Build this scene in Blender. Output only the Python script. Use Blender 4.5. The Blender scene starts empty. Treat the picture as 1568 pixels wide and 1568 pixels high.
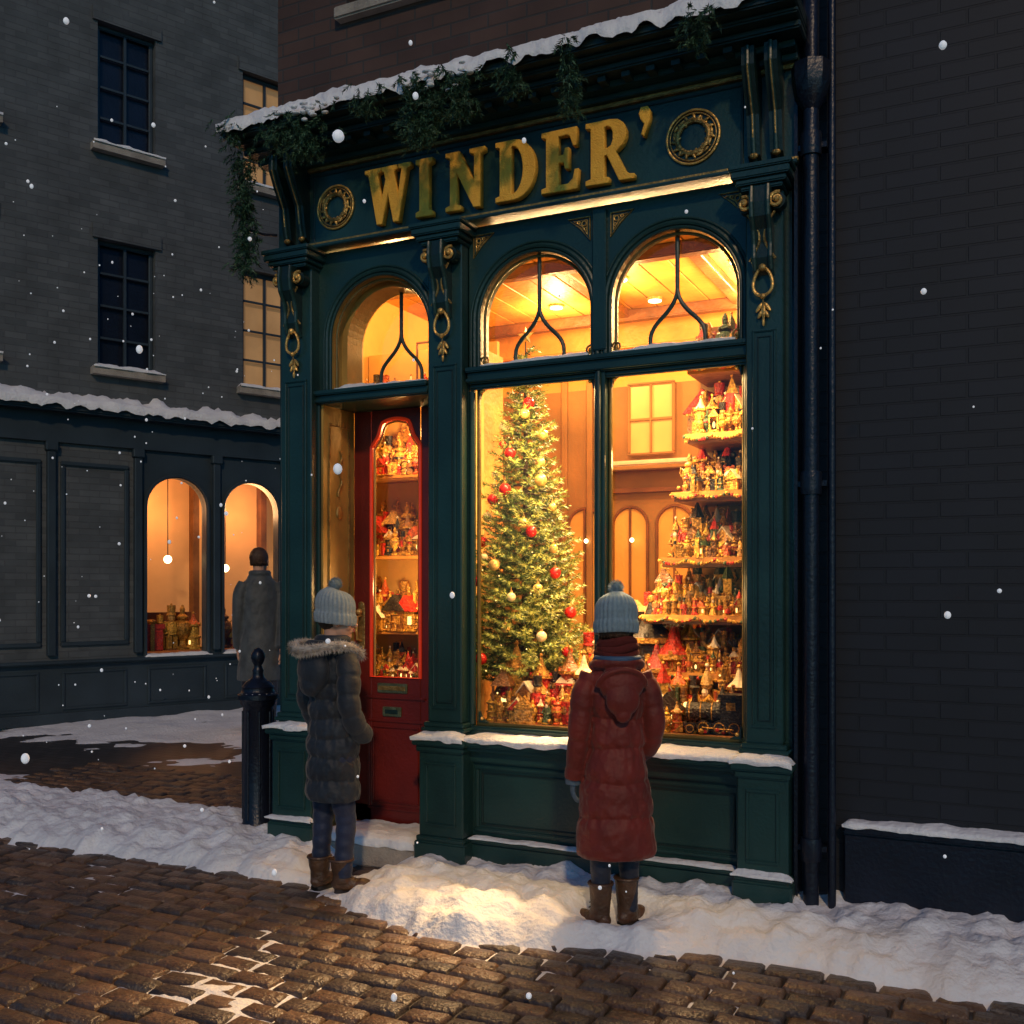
import bpy, math, random
from mathutils import Vector, Matrix, noise
random.seed(11)
R=random.random
def U(a,b): return a+(b-a)*R()
scene=bpy.context.scene
COL=scene.collection
def sm(a,b,x):
    t=max(0.0,min(1.0,(x-a)/(b-a))); return t*t*(3-2*t)
def fb(x,y,z=0.0,o=3):
    s=0;a=1;n=0
    for i in range(o):
        s+=a*noise.noise(Vector((x,y,z))); n+=a; a*=.5; x*=2.03;y*=2.03;z*=2.03
    return s/n
# ------------------------------------------------------------ materials
def new_mat(name):
    m=bpy.data.materials.new(name); m.use_nodes=True
    nt=m.node_tree; return m,nt,nt.nodes,nt.links,nt.nodes['Principled BSDF']
def noem(m):
    try: m.cycles.emission_sampling='NONE'
    except Exception: pass
    return m
def mat(name,col,rough=.6,metal=0.0,var=.25,vscale=6.0,bump=.2,bscale=40.0,col2=None,emit=None,es=0.0,spec=.5,sheen=0):
    m,nt,N,L,b=new_mat(name)
    tc=N.new('ShaderNodeTexCoord')
    n=N.new('ShaderNodeTexNoise'); n.inputs['Scale'].default_value=vscale; n.inputs['Detail'].default_value=4
    L.new(tc.outputs['Object'],n.inputs['Vector'])
    r=N.new('ShaderNodeValToRGB'); r.color_ramp.elements[0].position=.3; r.color_ramp.elements[1].position=.72
    c2=col2 if col2 else tuple(c*(1-var) for c in col)
    r.color_ramp.elements[0].color=(*c2,1); r.color_ramp.elements[1].color=(*[min(1,c*(1+var*.5)) for c in col],1)
    L.new(n.outputs['Fac'],r.inputs['Fac']); L.new(r.outputs['Color'],b.inputs['Base Color'])
    b.inputs['Roughness'].default_value=rough; b.inputs['Metallic'].default_value=metal
    b.inputs['Specular IOR Level'].default_value=spec
    if sheen: b.inputs['Sheen Weight'].default_value=sheen
    if bump>0:
        n2=N.new('ShaderNodeTexNoise'); n2.inputs['Scale'].default_value=bscale; n2.inputs['Detail'].default_value=3
        L.new(tc.outputs['Object'],n2.inputs['Vector'])
        bp=N.new('ShaderNodeBump'); bp.inputs['Strength'].default_value=bump; bp.inputs['Distance'].default_value=.02
        L.new(n2.outputs['Fac'],bp.inputs['Height']); L.new(bp.outputs['Normal'],b.inputs['Normal'])
    if emit:
        b.inputs['Emission Color'].default_value=(*emit,1); b.inputs['Emission Strength'].default_value=es; noem(m)
    return m
def brick_mat(name,c1,c2,mortar,bw=.22,bh=.072,rough=.85,snowy=False):
    m,nt,N,L,b=new_mat(name)
    tc=N.new('ShaderNodeTexCoord'); sp=N.new('ShaderNodeSeparateXYZ'); L.new(tc.outputs['Object'],sp.inputs[0])
    ad=N.new('ShaderNodeMath'); ad.operation='ADD'; L.new(sp.outputs['X'],ad.inputs[0]); L.new(sp.outputs['Y'],ad.inputs[1])
    cb=N.new('ShaderNodeCombineXYZ'); L.new(ad.outputs[0],cb.inputs['X']); L.new(sp.outputs['Z'],cb.inputs['Y'])
    br=N.new('ShaderNodeTexBrick'); L.new(cb.outputs[0],br.inputs['Vector'])
    br.inputs['Color1'].default_value=(*c1,1); br.inputs['Color2'].default_value=(*c2,1); br.inputs['Mortar'].default_value=(*mortar,1)
    br.inputs['Scale'].default_value=1; br.inputs['Brick Width'].default_value=bw; br.inputs['Row Height'].default_value=bh; br.inputs['Mortar Size'].default_value=.006
    br.inputs['Mortar Smooth'].default_value=.3
    n=N.new('ShaderNodeTexNoise'); n.inputs['Scale'].default_value=3; n.inputs['Detail'].default_value=6; L.new(tc.outputs['Object'],n.inputs['Vector'])
    mx=N.new('ShaderNodeMix'); mx.data_type='RGBA'; mx.blend_type='MULTIPLY'; mx.inputs['Factor'].default_value=.7
    L.new(br.outputs['Color'],mx.inputs['A']); L.new(n.outputs['Fac'],mx.inputs['B']); L.new(mx.outputs['Result'],b.inputs['Base Color'])
    b.inputs['Roughness'].default_value=rough
    bp=N.new('ShaderNodeBump'); bp.inputs['Strength'].default_value=.6; bp.inputs['Distance'].default_value=.01; bp.invert=True
    L.new(br.outputs['Fac'],bp.inputs['Height']); L.new(bp.outputs['Normal'],b.inputs['Normal'])
    return m
def glass_mat(name,refl=.12,tint=(1,1,1)):
    m=bpy.data.materials.new(name); m.use_nodes=True; nt=m.node_tree; N=nt.nodes; L=nt.links; N.clear()
    o=N.new('ShaderNodeOutputMaterial'); t=N.new('ShaderNodeBsdfTransparent'); t.inputs[0].default_value=(*tint,1)
    g=N.new('ShaderNodeBsdfGlossy'); g.inputs['Roughness'].default_value=.03
    f=N.new('ShaderNodeFresnel'); f.inputs['IOR'].default_value=1.45
    mx=N.new('ShaderNodeMixShader'); L.new(f.outputs[0],mx.inputs[0]); L.new(t.outputs[0],mx.inputs[1]); L.new(g.outputs[0],mx.inputs[2]); L.new(mx.outputs[0],o.inputs[0])
    return m
def emis_mat(name,col,s):
    m=bpy.data.materials.new(name); m.use_nodes=True; nt=m.node_tree; N=nt.nodes; L=nt.links; N.clear()
    o=N.new('ShaderNodeOutputMaterial'); e=N.new('ShaderNodeEmission'); e.inputs[0].default_value=(*col,1); e.inputs[1].default_value=s; L.new(e.outputs[0],o.inputs[0]); return noem(m)
M={}
M['green']=mat('green_paint',(.013,.046,.043),.36,0,.40,2.5,.12,60)
M['greend']=mat('dark_green_paint',(.007,.024,.023),.42,0,.40,2.5,.12,60)
M['gold']=mat('aged_gold',(.80,.47,.13),.35,.5,.5,18,.35,60)
M['golddark']=mat('antique_brass',(.42,.26,.08),.40,.6,.5,25,.4,70)
M['letter']=mat('gilded_letter',(.98,.50,.07),.6,.0,.15,14,.4,120,spec=.2)
M['bronzegreen']=mat('bronze_green_trim',(.20,.14,.04),.4,.3,.4,8,.15,50)
M['reddoor']=mat('red_door_paint',(.17,.014,.009),.35,0,.35,3,.12,50)
M['redglow']=mat('glowing_scarlet_bead',(.8,.04,.015),.35,0,.2,8,.1,50,emit=(1,.06,.01),es=.15)  # slight emission put into the bead as a glow; no lamp
M['snow']=mat('snow_surface',(.82,.83,.85),.7,0,.10,3,.6,34)
M['stone']=mat('step_stone',(.36,.32,.27),.85,0,.35,6,.5,60)
M['navy']=mat('navy_iron',(.010,.014,.028),.35,.3,.3,5,.2,50)
M['ochre']=mat('ochre_reveal',(.42,.25,.06),.5,0,.5,3,.15,40)
M['wood']=mat('honey_wood',(.64,.28,.055),.5,0,.4,4,.25,30)
M['woodd']=mat('dark_wood',(.18,.065,.018),.5,0,.4,6,.3,30)
M['plaster']=mat('warm_plaster',(.64,.35,.085),.8,0,.3,1.5,.2,15)
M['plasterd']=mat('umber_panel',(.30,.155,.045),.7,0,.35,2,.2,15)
M['cream']=mat('mirrored_ledge_cream',(.7,.6,.48),.7,0,.2,5,.3,30)
M['brickup']=brick_mat('dark_brick',(.12,.065,.05),(.08,.045,.04),(.06,.055,.055))
M['brickhazy']=brick_mat('hazed_blue_grey_brick',(.14,.155,.165),(.10,.115,.125),(.11,.12,.13))  # bluish tone carries distance haze in the brick colour
M['bricknavy']=brick_mat('navy_painted_brick',(.010,.013,.025),(.008,.010,.019),(.006,.008,.015),rough=.6)
M['glass']=glass_mat('window_glass')
M['needle']=mat('fir_needle',(.10,.15,.030),.55,0,.5,14,0)
M['needle2']=mat('fir_needle_light',(.34,.36,.07),.55,0,.4,14,0)
M['garland']=mat('garland_needle',(.025,.075,.04),.6,0,.5,14,0)
M['garland2']=mat('garland_needle_light',(.08,.17,.09),.6,0,.4,14,0)
M['bark']=mat('bark',(.07,.04,.02),.9,0,.4,20,.6,60)
M['ballred']=mat('red_bauble',(.65,.02,.015),.18,.2,.1,5,0)
M['ballgold']=mat('gold_bauble',(.9,.58,.18),.2,.35,.1,5,0)
M['ballpearl']=mat('pearl_bauble',(.9,.72,.42),.22,.1,.1,5,0)
TP=[]
for i,(c,me) in enumerate([((.52,.022,.011),0),((.30,.015,.010),0),((.78,.40,.055),.35),((.50,.24,.04),.5),((.58,.31,.08),0),((.05,.085,.03),0),((.24,.09,.02),0),((.03,.024,.02),.2),((.58,.10,.02),0),((.58,.29,.05),.3)]):
    TP.append(mat('toy_paint_%d'%i,c,.4,me,.7,60,.6,90))
M['toysnow']=mat('toy_snow',(.74,.60,.40),.8,0,.2,20,.3,60)
M['lamp']=emis_mat('lamp_glow',(1,.72,.33),9)
M['bulb']=emis_mat('fairy_light',(1,.62,.20),2.6)
# ------------------------------------------------------------ mesh builder
class MB:
    def __init__(s): s.v=[];s.f=[];s.mi=[];s.m=[];s.M=None
    def idx(s,m):
        if m not in s.m: s.m.append(m)
        return s.m.index(m)
    def add(s,vs,fs,m,T=None):
        o=len(s.v); i=s.idx(m)
        T2=T
        if s.M is not None: T2=s.M@T if T is not None else s.M
        if T2 is not None: vs=[T2@Vector(v) for v in vs]
        s.v.extend([tuple(v) for v in vs])
        for f in fs: s.f.append(tuple(a+o for a in f)); s.mi.append(i)
    def box(s,x0,x1,y0,y1,z0,z1,m,T=None,b=0):
        if b>0:
            outer=[(x0,y0+b,z0+b),(x1,y0+b,z0+b),(x1,y0+b,z1-b),(x0,y0+b,z1-b)]
            inner=[(x0+b,y0,z0+b),(x1-b,y0,z0+b),(x1-b,y0,z1-b),(x0+b,y0,z1-b)]
            top=[(x0+b,y0+b,z1),(x1-b,y0+b,z1),(x1-b,y1,z1),(x0+b,y1,z1)]
            bot=[(x0+b,y0+b,z0),(x1-b,y0+b,z0),(x1-b,y1,z0),(x0+b,y1,z0)]
            back=[(x0,y1,z0+b),(x1,y1,z0+b),(x1,y1,z1-b),(x0,y1,z1-b)]
            v=outer+inner+top+bot+back
            f=[(4,5,6,7),(0,1,5,4),(1,2,6,5),(2,3,7,6),(3,0,4,7),
               (8,9,10,11),(2,9,8,3),(12,15,14,13),(0,12,13,1),
               (1,17,18,2),(2,18,10,9),(1,13,14,17),(3,19,16,0),(3,8,11,19),(0,16,15,12),(17,16,19,18),(19,11,10,18),(16,17,14,15)]
            s.add(v,f,m,T);return
        v=[(x0,y0,z0),(x1,y0,z0),(x1,y1,z0),(x0,y1,z0),(x0,y0,z1),(x1,y0,z1),(x1,y1,z1),(x0,y1,z1)]
        s.add(v,[(0,3,2,1),(4,5,6,7),(0,1,5,4),(1,2,6,5),(2,3,7,6),(3,0,4,7)],m,T)
    def quad(s,a,b,c,d,m): s.add([a,b,c,d],[(0,1,2,3)],m)
    def lathe(s,prof,m,seg=16,T=None,rip=0,nr=0):
        v=[];f=[];n=len(prof)
        for r,z in prof:
            for k in range(seg):
                a=2*math.pi*k/seg; rr=r*(1+rip*math.cos(nr*a)) if rip else r
                v.append((rr*math.cos(a),rr*math.sin(a),z))
        for i in range(n-1):
            for k in range(seg):
                k2=(k+1)%seg; f.append((i*seg+k,i*seg+k2,(i+1)*seg+k2,(i+1)*seg+k))
        f.append(tuple(range(seg-1,-1,-1))); f.append(tuple((n-1)*seg+k for k in range(seg)))
        s.add(v,f,m,T)
    def cyl(s,x,y,z0,z1,r,m,seg=12,r2=None):
        s.lathe([(r,z0),(r2 if r2 is not None else r,z1)],m,seg,Matrix.Translation((x,y,0)))
    def ball(s,c,r,m,seg=12,rings=8,T=None):
        if not hasattr(r,'__len__'): r=(r,r,r)
        v=[];f=[]
        for i in range(1,rings):
            ph=math.pi*i/rings
            for k in range(seg):
                a=2*math.pi*k/seg
                v.append((c[0]+r[0]*math.sin(ph)*math.cos(a),c[1]+r[1]*math.sin(ph)*math.sin(a),c[2]-r[2]*math.cos(ph)))
        b=len(v); v.append((c[0],c[1],c[2]-r[2])); v.append((c[0],c[1],c[2]+r[2]))
        for i in range(rings-2):
            for k in range(seg):
                k2=(k+1)%seg; f.append((i*seg+k,i*seg+k2,(i+1)*seg+k2,(i+1)*seg+k))
        for k in range(seg):
            k2=(k+1)%seg; f.append((b,k2,k)); f.append((b+1,(rings-2)*seg+k,(rings-2)*seg+k2))
        s.add(v,f,m,T)
    def tube(s,path,rad,m,seg=10,closed=False,up=(0,0,1),ry=None,T=None):
        P=[Vector(p) for p in path]; n=len(P)
        if not hasattr(rad,'__len__'): rad=[rad]*n
        v=[];f=[]; up=Vector(up); prev=None
        for i in range(n):
            if closed: t=(P[(i+1)%n]-P[i-1])
            else: t=P[min(i+1,n-1)]-P[max(i-1,0)]
            t=t.normalized() if t.length>1e-9 else Vector((0,0,1))
            if prev is None:
                a=up.cross(t)
                if a.length<1e-3: a=Vector((1,0,0)).cross(t)
                a.normalize()
            else:
                a=prev-t*prev.dot(t)
                if a.length<1e-5: a=up.cross(t)
                a.normalize()
            prev=a; bb=t.cross(a)
            for k in range(seg):
                an=2*math.pi*k/seg
                v.append(tuple(P[i]+a*(math.cos(an)*rad[i])+bb*(math.sin(an)*rad[i]*(ry if ry else 1))))
        for i in range(n if closed else n-1):
            j=(i+1)%n
            for k in range(seg):
                k2=(k+1)%seg; f.append((i*seg+k,i*seg+k2,j*seg+k2,j*seg+k))
        if not closed:
            f.append(tuple(range(seg-1,-1,-1))); f.append(tuple((n-1)*seg+k for k in range(seg)))
        s.add(v,f,m,T)
    def prism(s,poly,y0,y1,m,T=None):
        n=len(poly); v=[(x,y0,z) for x,z in poly]+[(x,y1,z) for x,z in poly]
        f=[tuple(range(n)),tuple(range(2*n-1,n-1,-1))]
        for i in range(n):
            j=(i+1)%n; f.append((i,i+n,j+n,j))
        s.add(v,f,m,T)
    def obj(s,name,parent=None,smooth=False,bevel=0,loc=None,rot=None,angle=40):
        me=bpy.data.meshes.new(name); me.from_pydata(s.v,[],s.f)
        for m in s.m: me.materials.append(m)
        me.polygons.foreach_set('material_index',s.mi)
        if smooth: me.polygons.foreach_set('use_smooth',[True]*len(s.f))
        me.validate(); me.update()
        if smooth:
            try: me.set_sharp_from_angle(angle=math.radians(angle))
            except Exception: pass
        o=bpy.data.objects.new(name,me); COL.objects.link(o)
        if parent: o.parent=parent
        if loc: o.location=loc
        if rot is not None: o.rotation_euler=(0,0,rot)
        return o
def empty(name,loc=(0,0,0),rot=0):
    e=bpy.data.objects.new(name,None); COL.objects.link(e); e.location=loc; e.rotation_euler=(0,0,rot); e.empty_display_size=.2; return e
def light(name,kind,loc,power,col,size=.1,parent=None,rot=None,sy=None,target=None,cone=60):
    l=bpy.data.lights.new(name,kind); l.energy=power; l.color=col
    if kind=='AREA':
        l.size=size
        if sy: l.shape='RECTANGLE'; l.size_y=sy
    elif kind in('POINT','SPOT'): l.shadow_soft_size=size
    if kind=='SPOT': l.spot_size=math.radians(cone); l.spot_blend=1.0
    o=bpy.data.objects.new(name,l); COL.objects.link(o); o.location=loc
    if rot: o.rotation_euler=rot
    if target: o.rotation_euler=(Vector(target)-Vector(loc)).to_track_quat('-Z','Y').to_euler()
    if parent: o.parent=parent
    return o
def arch_pts(uc,r,zs,zb,n=20,extra=()):
    an=sorted(set([180-180*i/n for i in range(n+1)]+list(extra)),reverse=True)
    p=[(uc-r,zb)]
    for a in an: p.append((uc+r*math.cos(math.radians(a)),zs+r*math.sin(math.radians(a))))
    p.append((uc+r,zb)); return p
def arch_bay(mb,u0,u1,zb,zt,uc,r,zs,y,dep,m,mr):
    cl=math.degrees(math.atan2(zt-zs,u0-uc)); cr=math.degrees(math.atan2(zt-zs,u1-uc))
    ar=arch_pts(uc,r,zs,zb,24,(cl,cr)); out=[]
    for i,(x,z) in enumerate(ar):
        if i==0: out.append((u0,zb));continue
        if i==len(ar)-1: out.append((u1,zb));continue
        dx,dz=x-uc,z-zs
        t=1e9
        if dz>1e-6: t=min(t,(zt-zs)/dz)
        if dx>1e-6: t=min(t,(u1-uc)/dx)
        if dx<-1e-6: t=min(t,(u0-uc)/dx)
        out.append((uc+dx*t,zs+dz*t))
    n=len(ar); v=[(x,y,z) for x,z in ar]+[(x,y,z) for x,z in out]
    mb.add(v,[(i,i+n,i+1+n,i+1) for i in range(n-1)],m)
    v=[(x,y,z) for x,z in ar]+[(x,y+dep,z) for x,z in ar]
    mb.add(v,[(i,i+1,i+1+n,i+n) for i in range(n-1)],mr)
def arch_glass(mb,uc,r,zs,zb,y,m):
    p=arch_pts(uc,r,zs,zb,24); mb.add([(x,y,z) for x,z in p],[tuple(range(len(p)))],m)
def wall_grid(mb,x0,x1,z0,z1,holes,y,dep,m,mr=None):
    xs=sorted(set([x0,x1]+[h[0] for h in holes]+[h[1] for h in holes])); zs=sorted(set([z0,z1]+[h[2] for h in holes]+[h[3] for h in holes]))
    for i in range(len(xs)-1):
        for j in range(len(zs)-1):
            cx=(xs[i]+xs[i+1])/2; cz=(zs[j]+zs[j+1])/2
            if any(h[0]<cx<h[1] and h[2]<cz<h[3] for h in holes): continue
            mb.quad((xs[i],y,zs[j]),(xs[i+1],y,zs[j]),(xs[i+1],y,zs[j+1]),(xs[i],y,zs[j+1]),m)
    for h in holes:
        a,b,c,d=h; mm=mr or m
        mb.quad((a,y,c),(a,y,d),(a,y+dep,d),(a,y+dep,c),mm); mb.quad((b,y,c),(b,y+dep,c),(b,y+dep,d),(b,y,d),mm)
        mb.quad((a,y,d),(b,y,d),(b,y+dep,d),(a,y+dep,d),mm); mb.quad((a,y,c),(a,y+dep,c),(b,y+dep,c),(b,y,c),mm)
def frame(mb,x0,x1,z0,z1,y,w,t,m):
    mb.box(x0,x1,y-t,y+.002,z0,z0+w,m,b=min(w,t)*.35); mb.box(x0,x1,y-t,y+.002,z1-w,z1,m,b=min(w,t)*.35)
    mb.box(x0,x0+w,y-t+.001,y+.002,z0+w,z1-w,m,b=min(w,t)*.35); mb.box(x1-w,x1,y-t+.001,y+.002,z0+w,z1-w,m,b=min(w,t)*.35)
def snow_strip(name,x0,x1,y0,y1,z,th,parent=None,seed=0,mtl=None,res=.018,slope=0,droop=0):
    nx=max(4,int((x1-x0)/res)); ny=max(4,int((y1-y0)/res)); v=[];f=[]
    for j in range(-1,ny+1):
        for i in range(nx+1):
            a=i/nx;b=max(0,j)/ny
            x=x0+(x1-x0)*a; y=y0+(y1-y0)*b
            e=min(a*(x1-x0),(1-a)*(x1-x0),b*(y1-y0))
            ed=1-math.exp(-max(0,e)/(.35*th+.008))
            hn=.66+.6*fb(x*5+seed,y*5,seed)+.25*fb(x*19,y*19+seed,seed)
            h=th*max(.0,hn)*ed
            yy=y-(.03*fb(x*7,seed,3)+.010) if j<=0 else y
            zz=z+h+slope*(y1-y)-.003*(e<=0)
            if j==0: zz+=th*.30*max(0,hn)
            if j==-1: yy+=.006; zz=z-.004-droop*max(0,fb(x*8,seed,7)+.25)
            v.append((x,yy,zz))
    for j in range(ny+1):
        for i in range(nx):
            a=j*(nx+1)+i; f.append((a,a+1,a+nx+2,a+nx+1))
    mb=MB(); mb.add(v,f,mtl or M['snow']); return mb.obj(name,parent,True,angle=180)
# ================================================================ SHOP
shop=empty('toy_shop_building')
G=M['green'];GD=M['greend'];GO=M['gold'];GB=M['golddark']
D_U0,D_U1=-3.46,-2.80
mb=MB()
arch_bay(mb,-3.50,-2.73,2.60,3.37,-3.085,.315,2.885,0,.16,G,M['ochre'])
arch_bay(mb,-2.545,-1.797,2.64,3.37,-2.155,.312,2.885,0,.10,G,G)
arch_bay(mb,-1.797,-1.05,2.64,3.37,-1.430,.315,2.885,0,.10,G,G)
arch_bay(mb,-3.40,-2.76,2.60,3.25,-3.085,.280,2.885,.10,.16,M['ochre'],M['ochre'])
mb.box(-3.72,-3.49,0,.29,0,3.37,G)
mb.box(-2.76,-2.53,0,.075,0,3.37,G)
mb.box(-1.07,-.88,0,.30,0,3.37,G)
for (a,b,z0,z1) in((-2.53,-1.07,2.555,2.64),(-3.49,-2.76,2.525,2.60)):
    mb.box(a,b,-.03,.08 if a>-3 else .30,z0,z1,G,b=.006); mb.box(a,b,-.055,-.03,z1-.03,z1-.004,G,b=.006); mb.box(a,b,-.045,-.03,z0+.006,z0+.024,G,b=.004)
mb.box(-1.828,-1.772,-.02,.07,.80,2.555,G,b=.006); mb.tube([(-1.80,-.028,.80),(-1.80,-.028,2.555)],.011,G,8)
mb.box(-1.835,-1.765,-.025,-.001,2.66,3.35,G,b=.005)
frame(mb,-2.53,-1.07,.755,2.555,.02,.028,.03,G)
for (a,b) in((-2.502,-1.828),(-1.772,-1.098)):
    frame(mb,a,b,.783,2.555,.05,.016,.022,M['bronzegreen'])
    for (cx,cz,sx,sz) in((a+.016,.80,1,1),(b-.016,.80,-1,1),(a+.016,2.54,1,-1),(b-.016,2.54,-1,-1)):
        pts=[(cx,cz),(cx+sx*.055,cz)]
        for k in range(1,7):
            an=math.radians(15*k); pts.append((cx+sx*(.055-.05*math.sin(an)),cz+sz*(.055-.05*math.cos(an))))
        pts.append((cx,cz+sz*.055))
        mb.prism(pts if sx*sz>0 else pts[::-1],.022,.045,G)
        mb.ball((cx+sx*.02,.02,cz+sz*.02),.010,GO,8,6)
for i,(uc,r,yf) in enumerate(((-3.085,.315,0),(-2.155,.312,0),(-1.430,.315,0))):
    zb=2.645 if i else 2.605
    for (dr,rad,yy,mm) in((.028,.014,-.004,G),(.006,.009,-.002,G),(-.014,.008,.03,M['bronzegreen']),(.05,.006,-.002,G)):
        mb.tube([(x,yy,z) for x,z in arch_pts(uc,r+dr,2.885,zb,28)],rad,mm,8,up=(0,1,0))
    gy=.24 if i==0 else .075
    rr=.28 if i==0 else r
    mb.tube([(uc,gy-.015,2.885+rr),(uc,gy-.015,2.93)],.011,G,8)
    for sgn in(-1,1):
        P=[]
        for k in range(15):
            t=k/14; P.append((uc+sgn*.135*(sm(0,.85,t)),gy-.015,2.935-.285*t-.01*math.sin(t*6.28)))
        mb.tube(P,.0105,G,8,up=(0,1,0))
    if i:
        for sgn in(-1,1):
            c=(uc+sgn*(r-.02),.02,zb+.03)
            P=[(c[0]+(.026-.0012*k)*math.cos(k*.5)*sgn,c[1],c[2]+(.026-.0012*k)*math.sin(k*.5)) for k in range(18)]
            mb.tube(P,.006,GB,6,up=(0,1,0)); mb.ball(c,.010,GB,8,6)
def spandrel(cx,cz,sx):
    y=-.004
    P=[(cx,y,cz),(cx+sx*.115,y,cz),(cx+sx*.05,y,cz-.05),(cx,y,cz-.115)]
    mb.tube(P,.0055,GB,6,closed=True,up=(0,1,0))
    P=[(cx+sx*.014,y,cz-.014),(cx+sx*.085,y,cz-.014),(cx+sx*.04,y,cz-.042),(cx+sx*.014,y,cz-.085)]
    mb.tube(P,.0035,GO,6,closed=True,up=(0,1,0))
    for (a,b,rr) in((.03,.03,.012),(.058,.022,.007),(.022,.058,.007)):
        mb.tube([(cx+sx*a+rr*math.cos(k*.7),y-.002,cz-b+rr*math.sin(k*.7)) for k in range(9)],.003,GO,5,closed=True,up=(0,1,0))
spandrel(-2.50,3.325,1);spandrel(-1.855,3.325,-1);spandrel(-1.745,3.325,1);spandrel(-1.095,3.325,-1)
mb.box(-2.53,-1.07,0,.30,0,.69,G)
mb.box(-2.53,-1.07,-.03,0,.60,.685,G,b=.006); frame(mb,-2.49,-1.10,.24,.585,0,.022,.016,G); frame(mb,-2.455,-1.135,.275,.55,0,.010,.010,GD)
mb.box(-2.53,-1.07,-.05,0,0,.19,G,b=.01); mb.box(-2.53,-1.07,-.065,-.0,.19,.215,G,b=.008)
mb.box(-2.53,-1.07,-.125,.02,.69,.725,G,b=.008); mb.box(-2.53,-1.07,-.09,0,.665,.69,G,b=.005)
mb.box(-2.53,-1.07,-.0,.03,.725,.757,G)
def pilaster(u0,u1):
    w=u1-u0; c=(u0+u1)/2
    mb.box(u0,u1,-.075,0,.80,3.31,G,b=.006)
    frame(mb,u0+.03,u1-.03,.87,2.66,-.075,.012,.010,G)
    frame(mb,u0+.052,u1-.052,.90,2.63,-.075,.007,.006,GD)
    for k,(e,z0,z1) in enumerate(((.012,.725,.755),(.028,.755,.775),(.018,.775,.80))): mb.box(u0-e,u1+e,-.075-e,0,z0,z1,G,b=.006)
    mb.box(u0-.03,u1+.03,-.115,0,.215,.685,G,b=.006); frame(mb,u0+.01,u1-.01,.27,.60,-.115,.014,.010,G)
    mb.box(u0-.055,u1+.055,-.155,0,.685,.725,G,b=.008); mb.box(u0-.04,u1+.04,-.135,0,.65,.685,G,b=.008)
    mb.box(u0-.05,u1+.05,-.14,0,0,.19,G,b=.01); mb.box(u0-.042,u1+.042,-.13,0,.19,.215,G,b=.006)
    for (e,z0,z1,m) in((.010,3.27,3.29,G),(.028,3.29,3.315,G),(.045,3.315,3.35,G),(.055,3.35,3.375,G)): mb.box(u0-e,u1+e,-.13-e,0,z0,z1,m,b=.006)
    prof=[(-.075,2.90),(-.10,2.92),(-.118,2.97),(-.118,3.03),(-.135,3.09),(-.165,3.14),(-.175,3.20),(-.168,3.27),(-.075,3.27)]
    T=Matrix(((0,1,0,0),(1,0,0,0),(0,0,1,0),(0,0,0,1)))
    mb.prism(prof[::-1],c-.045,c+.045,GD,T)
    for sg in(-1,1):
        mb.tube([(c+sg*.036,y-.004,z) for (y,z) in prof[:-1]],.011,G,8,up=(1,0,0))
        cc=(c+sg*.070,-.135,3.205)
        P=[(cc[0]+(.036-.0016*k)*math.cos(k*.45+1.2)*sg,cc[1]-.012-.0008*k,cc[2]+(.036-.0016*k)*math.sin(k*.45+1.2)) for k in range(20)]
        mb.tube(P,.0085,GO,8,up=(0,1,0)); mb.ball((cc[0],cc[1]-.025,cc[2]),.013,GO,10,8)
        mb.lathe([(.036,0),(.036,.05)],GD,16,Matrix.Translation((cc[0],cc[1]+.045,cc[2]))@Matrix.Rotation(math.pi/2,4,'X'))
        P=[(c+sg*(.06-.05*math.sin(t*3.1)),-.14+.03*t,3.16-.20*t) for t in [k/10 for k in range(11)]]
        mb.tube(P,.006,GB,6,up=(0,1,0))
    P=[(c+.042*math.cos(a)*(1-.25*math.sin(a)),-.105,2.865+.062*math.sin(a)) for a in [k*2*math.pi/20 for k in range(20)]]
    mb.tube(P,.0075,GO,8,closed=True,up=(0,1,0))
    mb.ball((c,-.115,2.925),.017,GO,10,8); mb.ball((c,-.105,2.80),.013,GO,8,6)
    for (dx,dz,rx,rz,ro) in((0,-.05,.011,.035,0),(-.018,-.03,.009,.026,.6),(.018,-.03,.009,.026,-.6),(-.015,-.062,.008,.02,.45),(.015,-.062,.008,.02,-.45),(0,-.095,.007,.022,0)):
        mb.ball((0,0,0),(rx,.008,rz),GO,8,6,Matrix.Translation((c+dx,-.092,2.785+dz))@Matrix.Rotation(ro,4,'Y'))
    mb.tube([(c,-.10,2.79),(c,-.095,2.68)],.004,GB,6)
pilaster(-3.695,-3.485);pilaster(-2.735,-2.535);pilaster(-1.072,-.905)
for (x0,x1,y) in((-3.49,-3.472,-.02),(-3.485,-3.46,.03)):
    mb.box(x0,x1,y,.3,.13,2.525,M['bronzegreen'] if y>0 else G,b=.004)
mb.box(-3.74,-.86,-.035,.35,3.375,3.88,G)
frame(mb,-3.50,-1.09,3.415,3.80,-.035,.012,.008,GD)
for (z0,z1,y,m) in((3.375,3.392,-.10,G),(3.392,3.412,-.075,GB),(3.412,3.425,-.055,G),(3.815,3.835,-.06,GB),(3.835,3.865,-.09,G),(3.865,3.895,-.15,G)):
    mb.box(-3.74-(-y-.035)*.5,-.84,y,-.035,z0,z1,m,b=.004)
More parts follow.
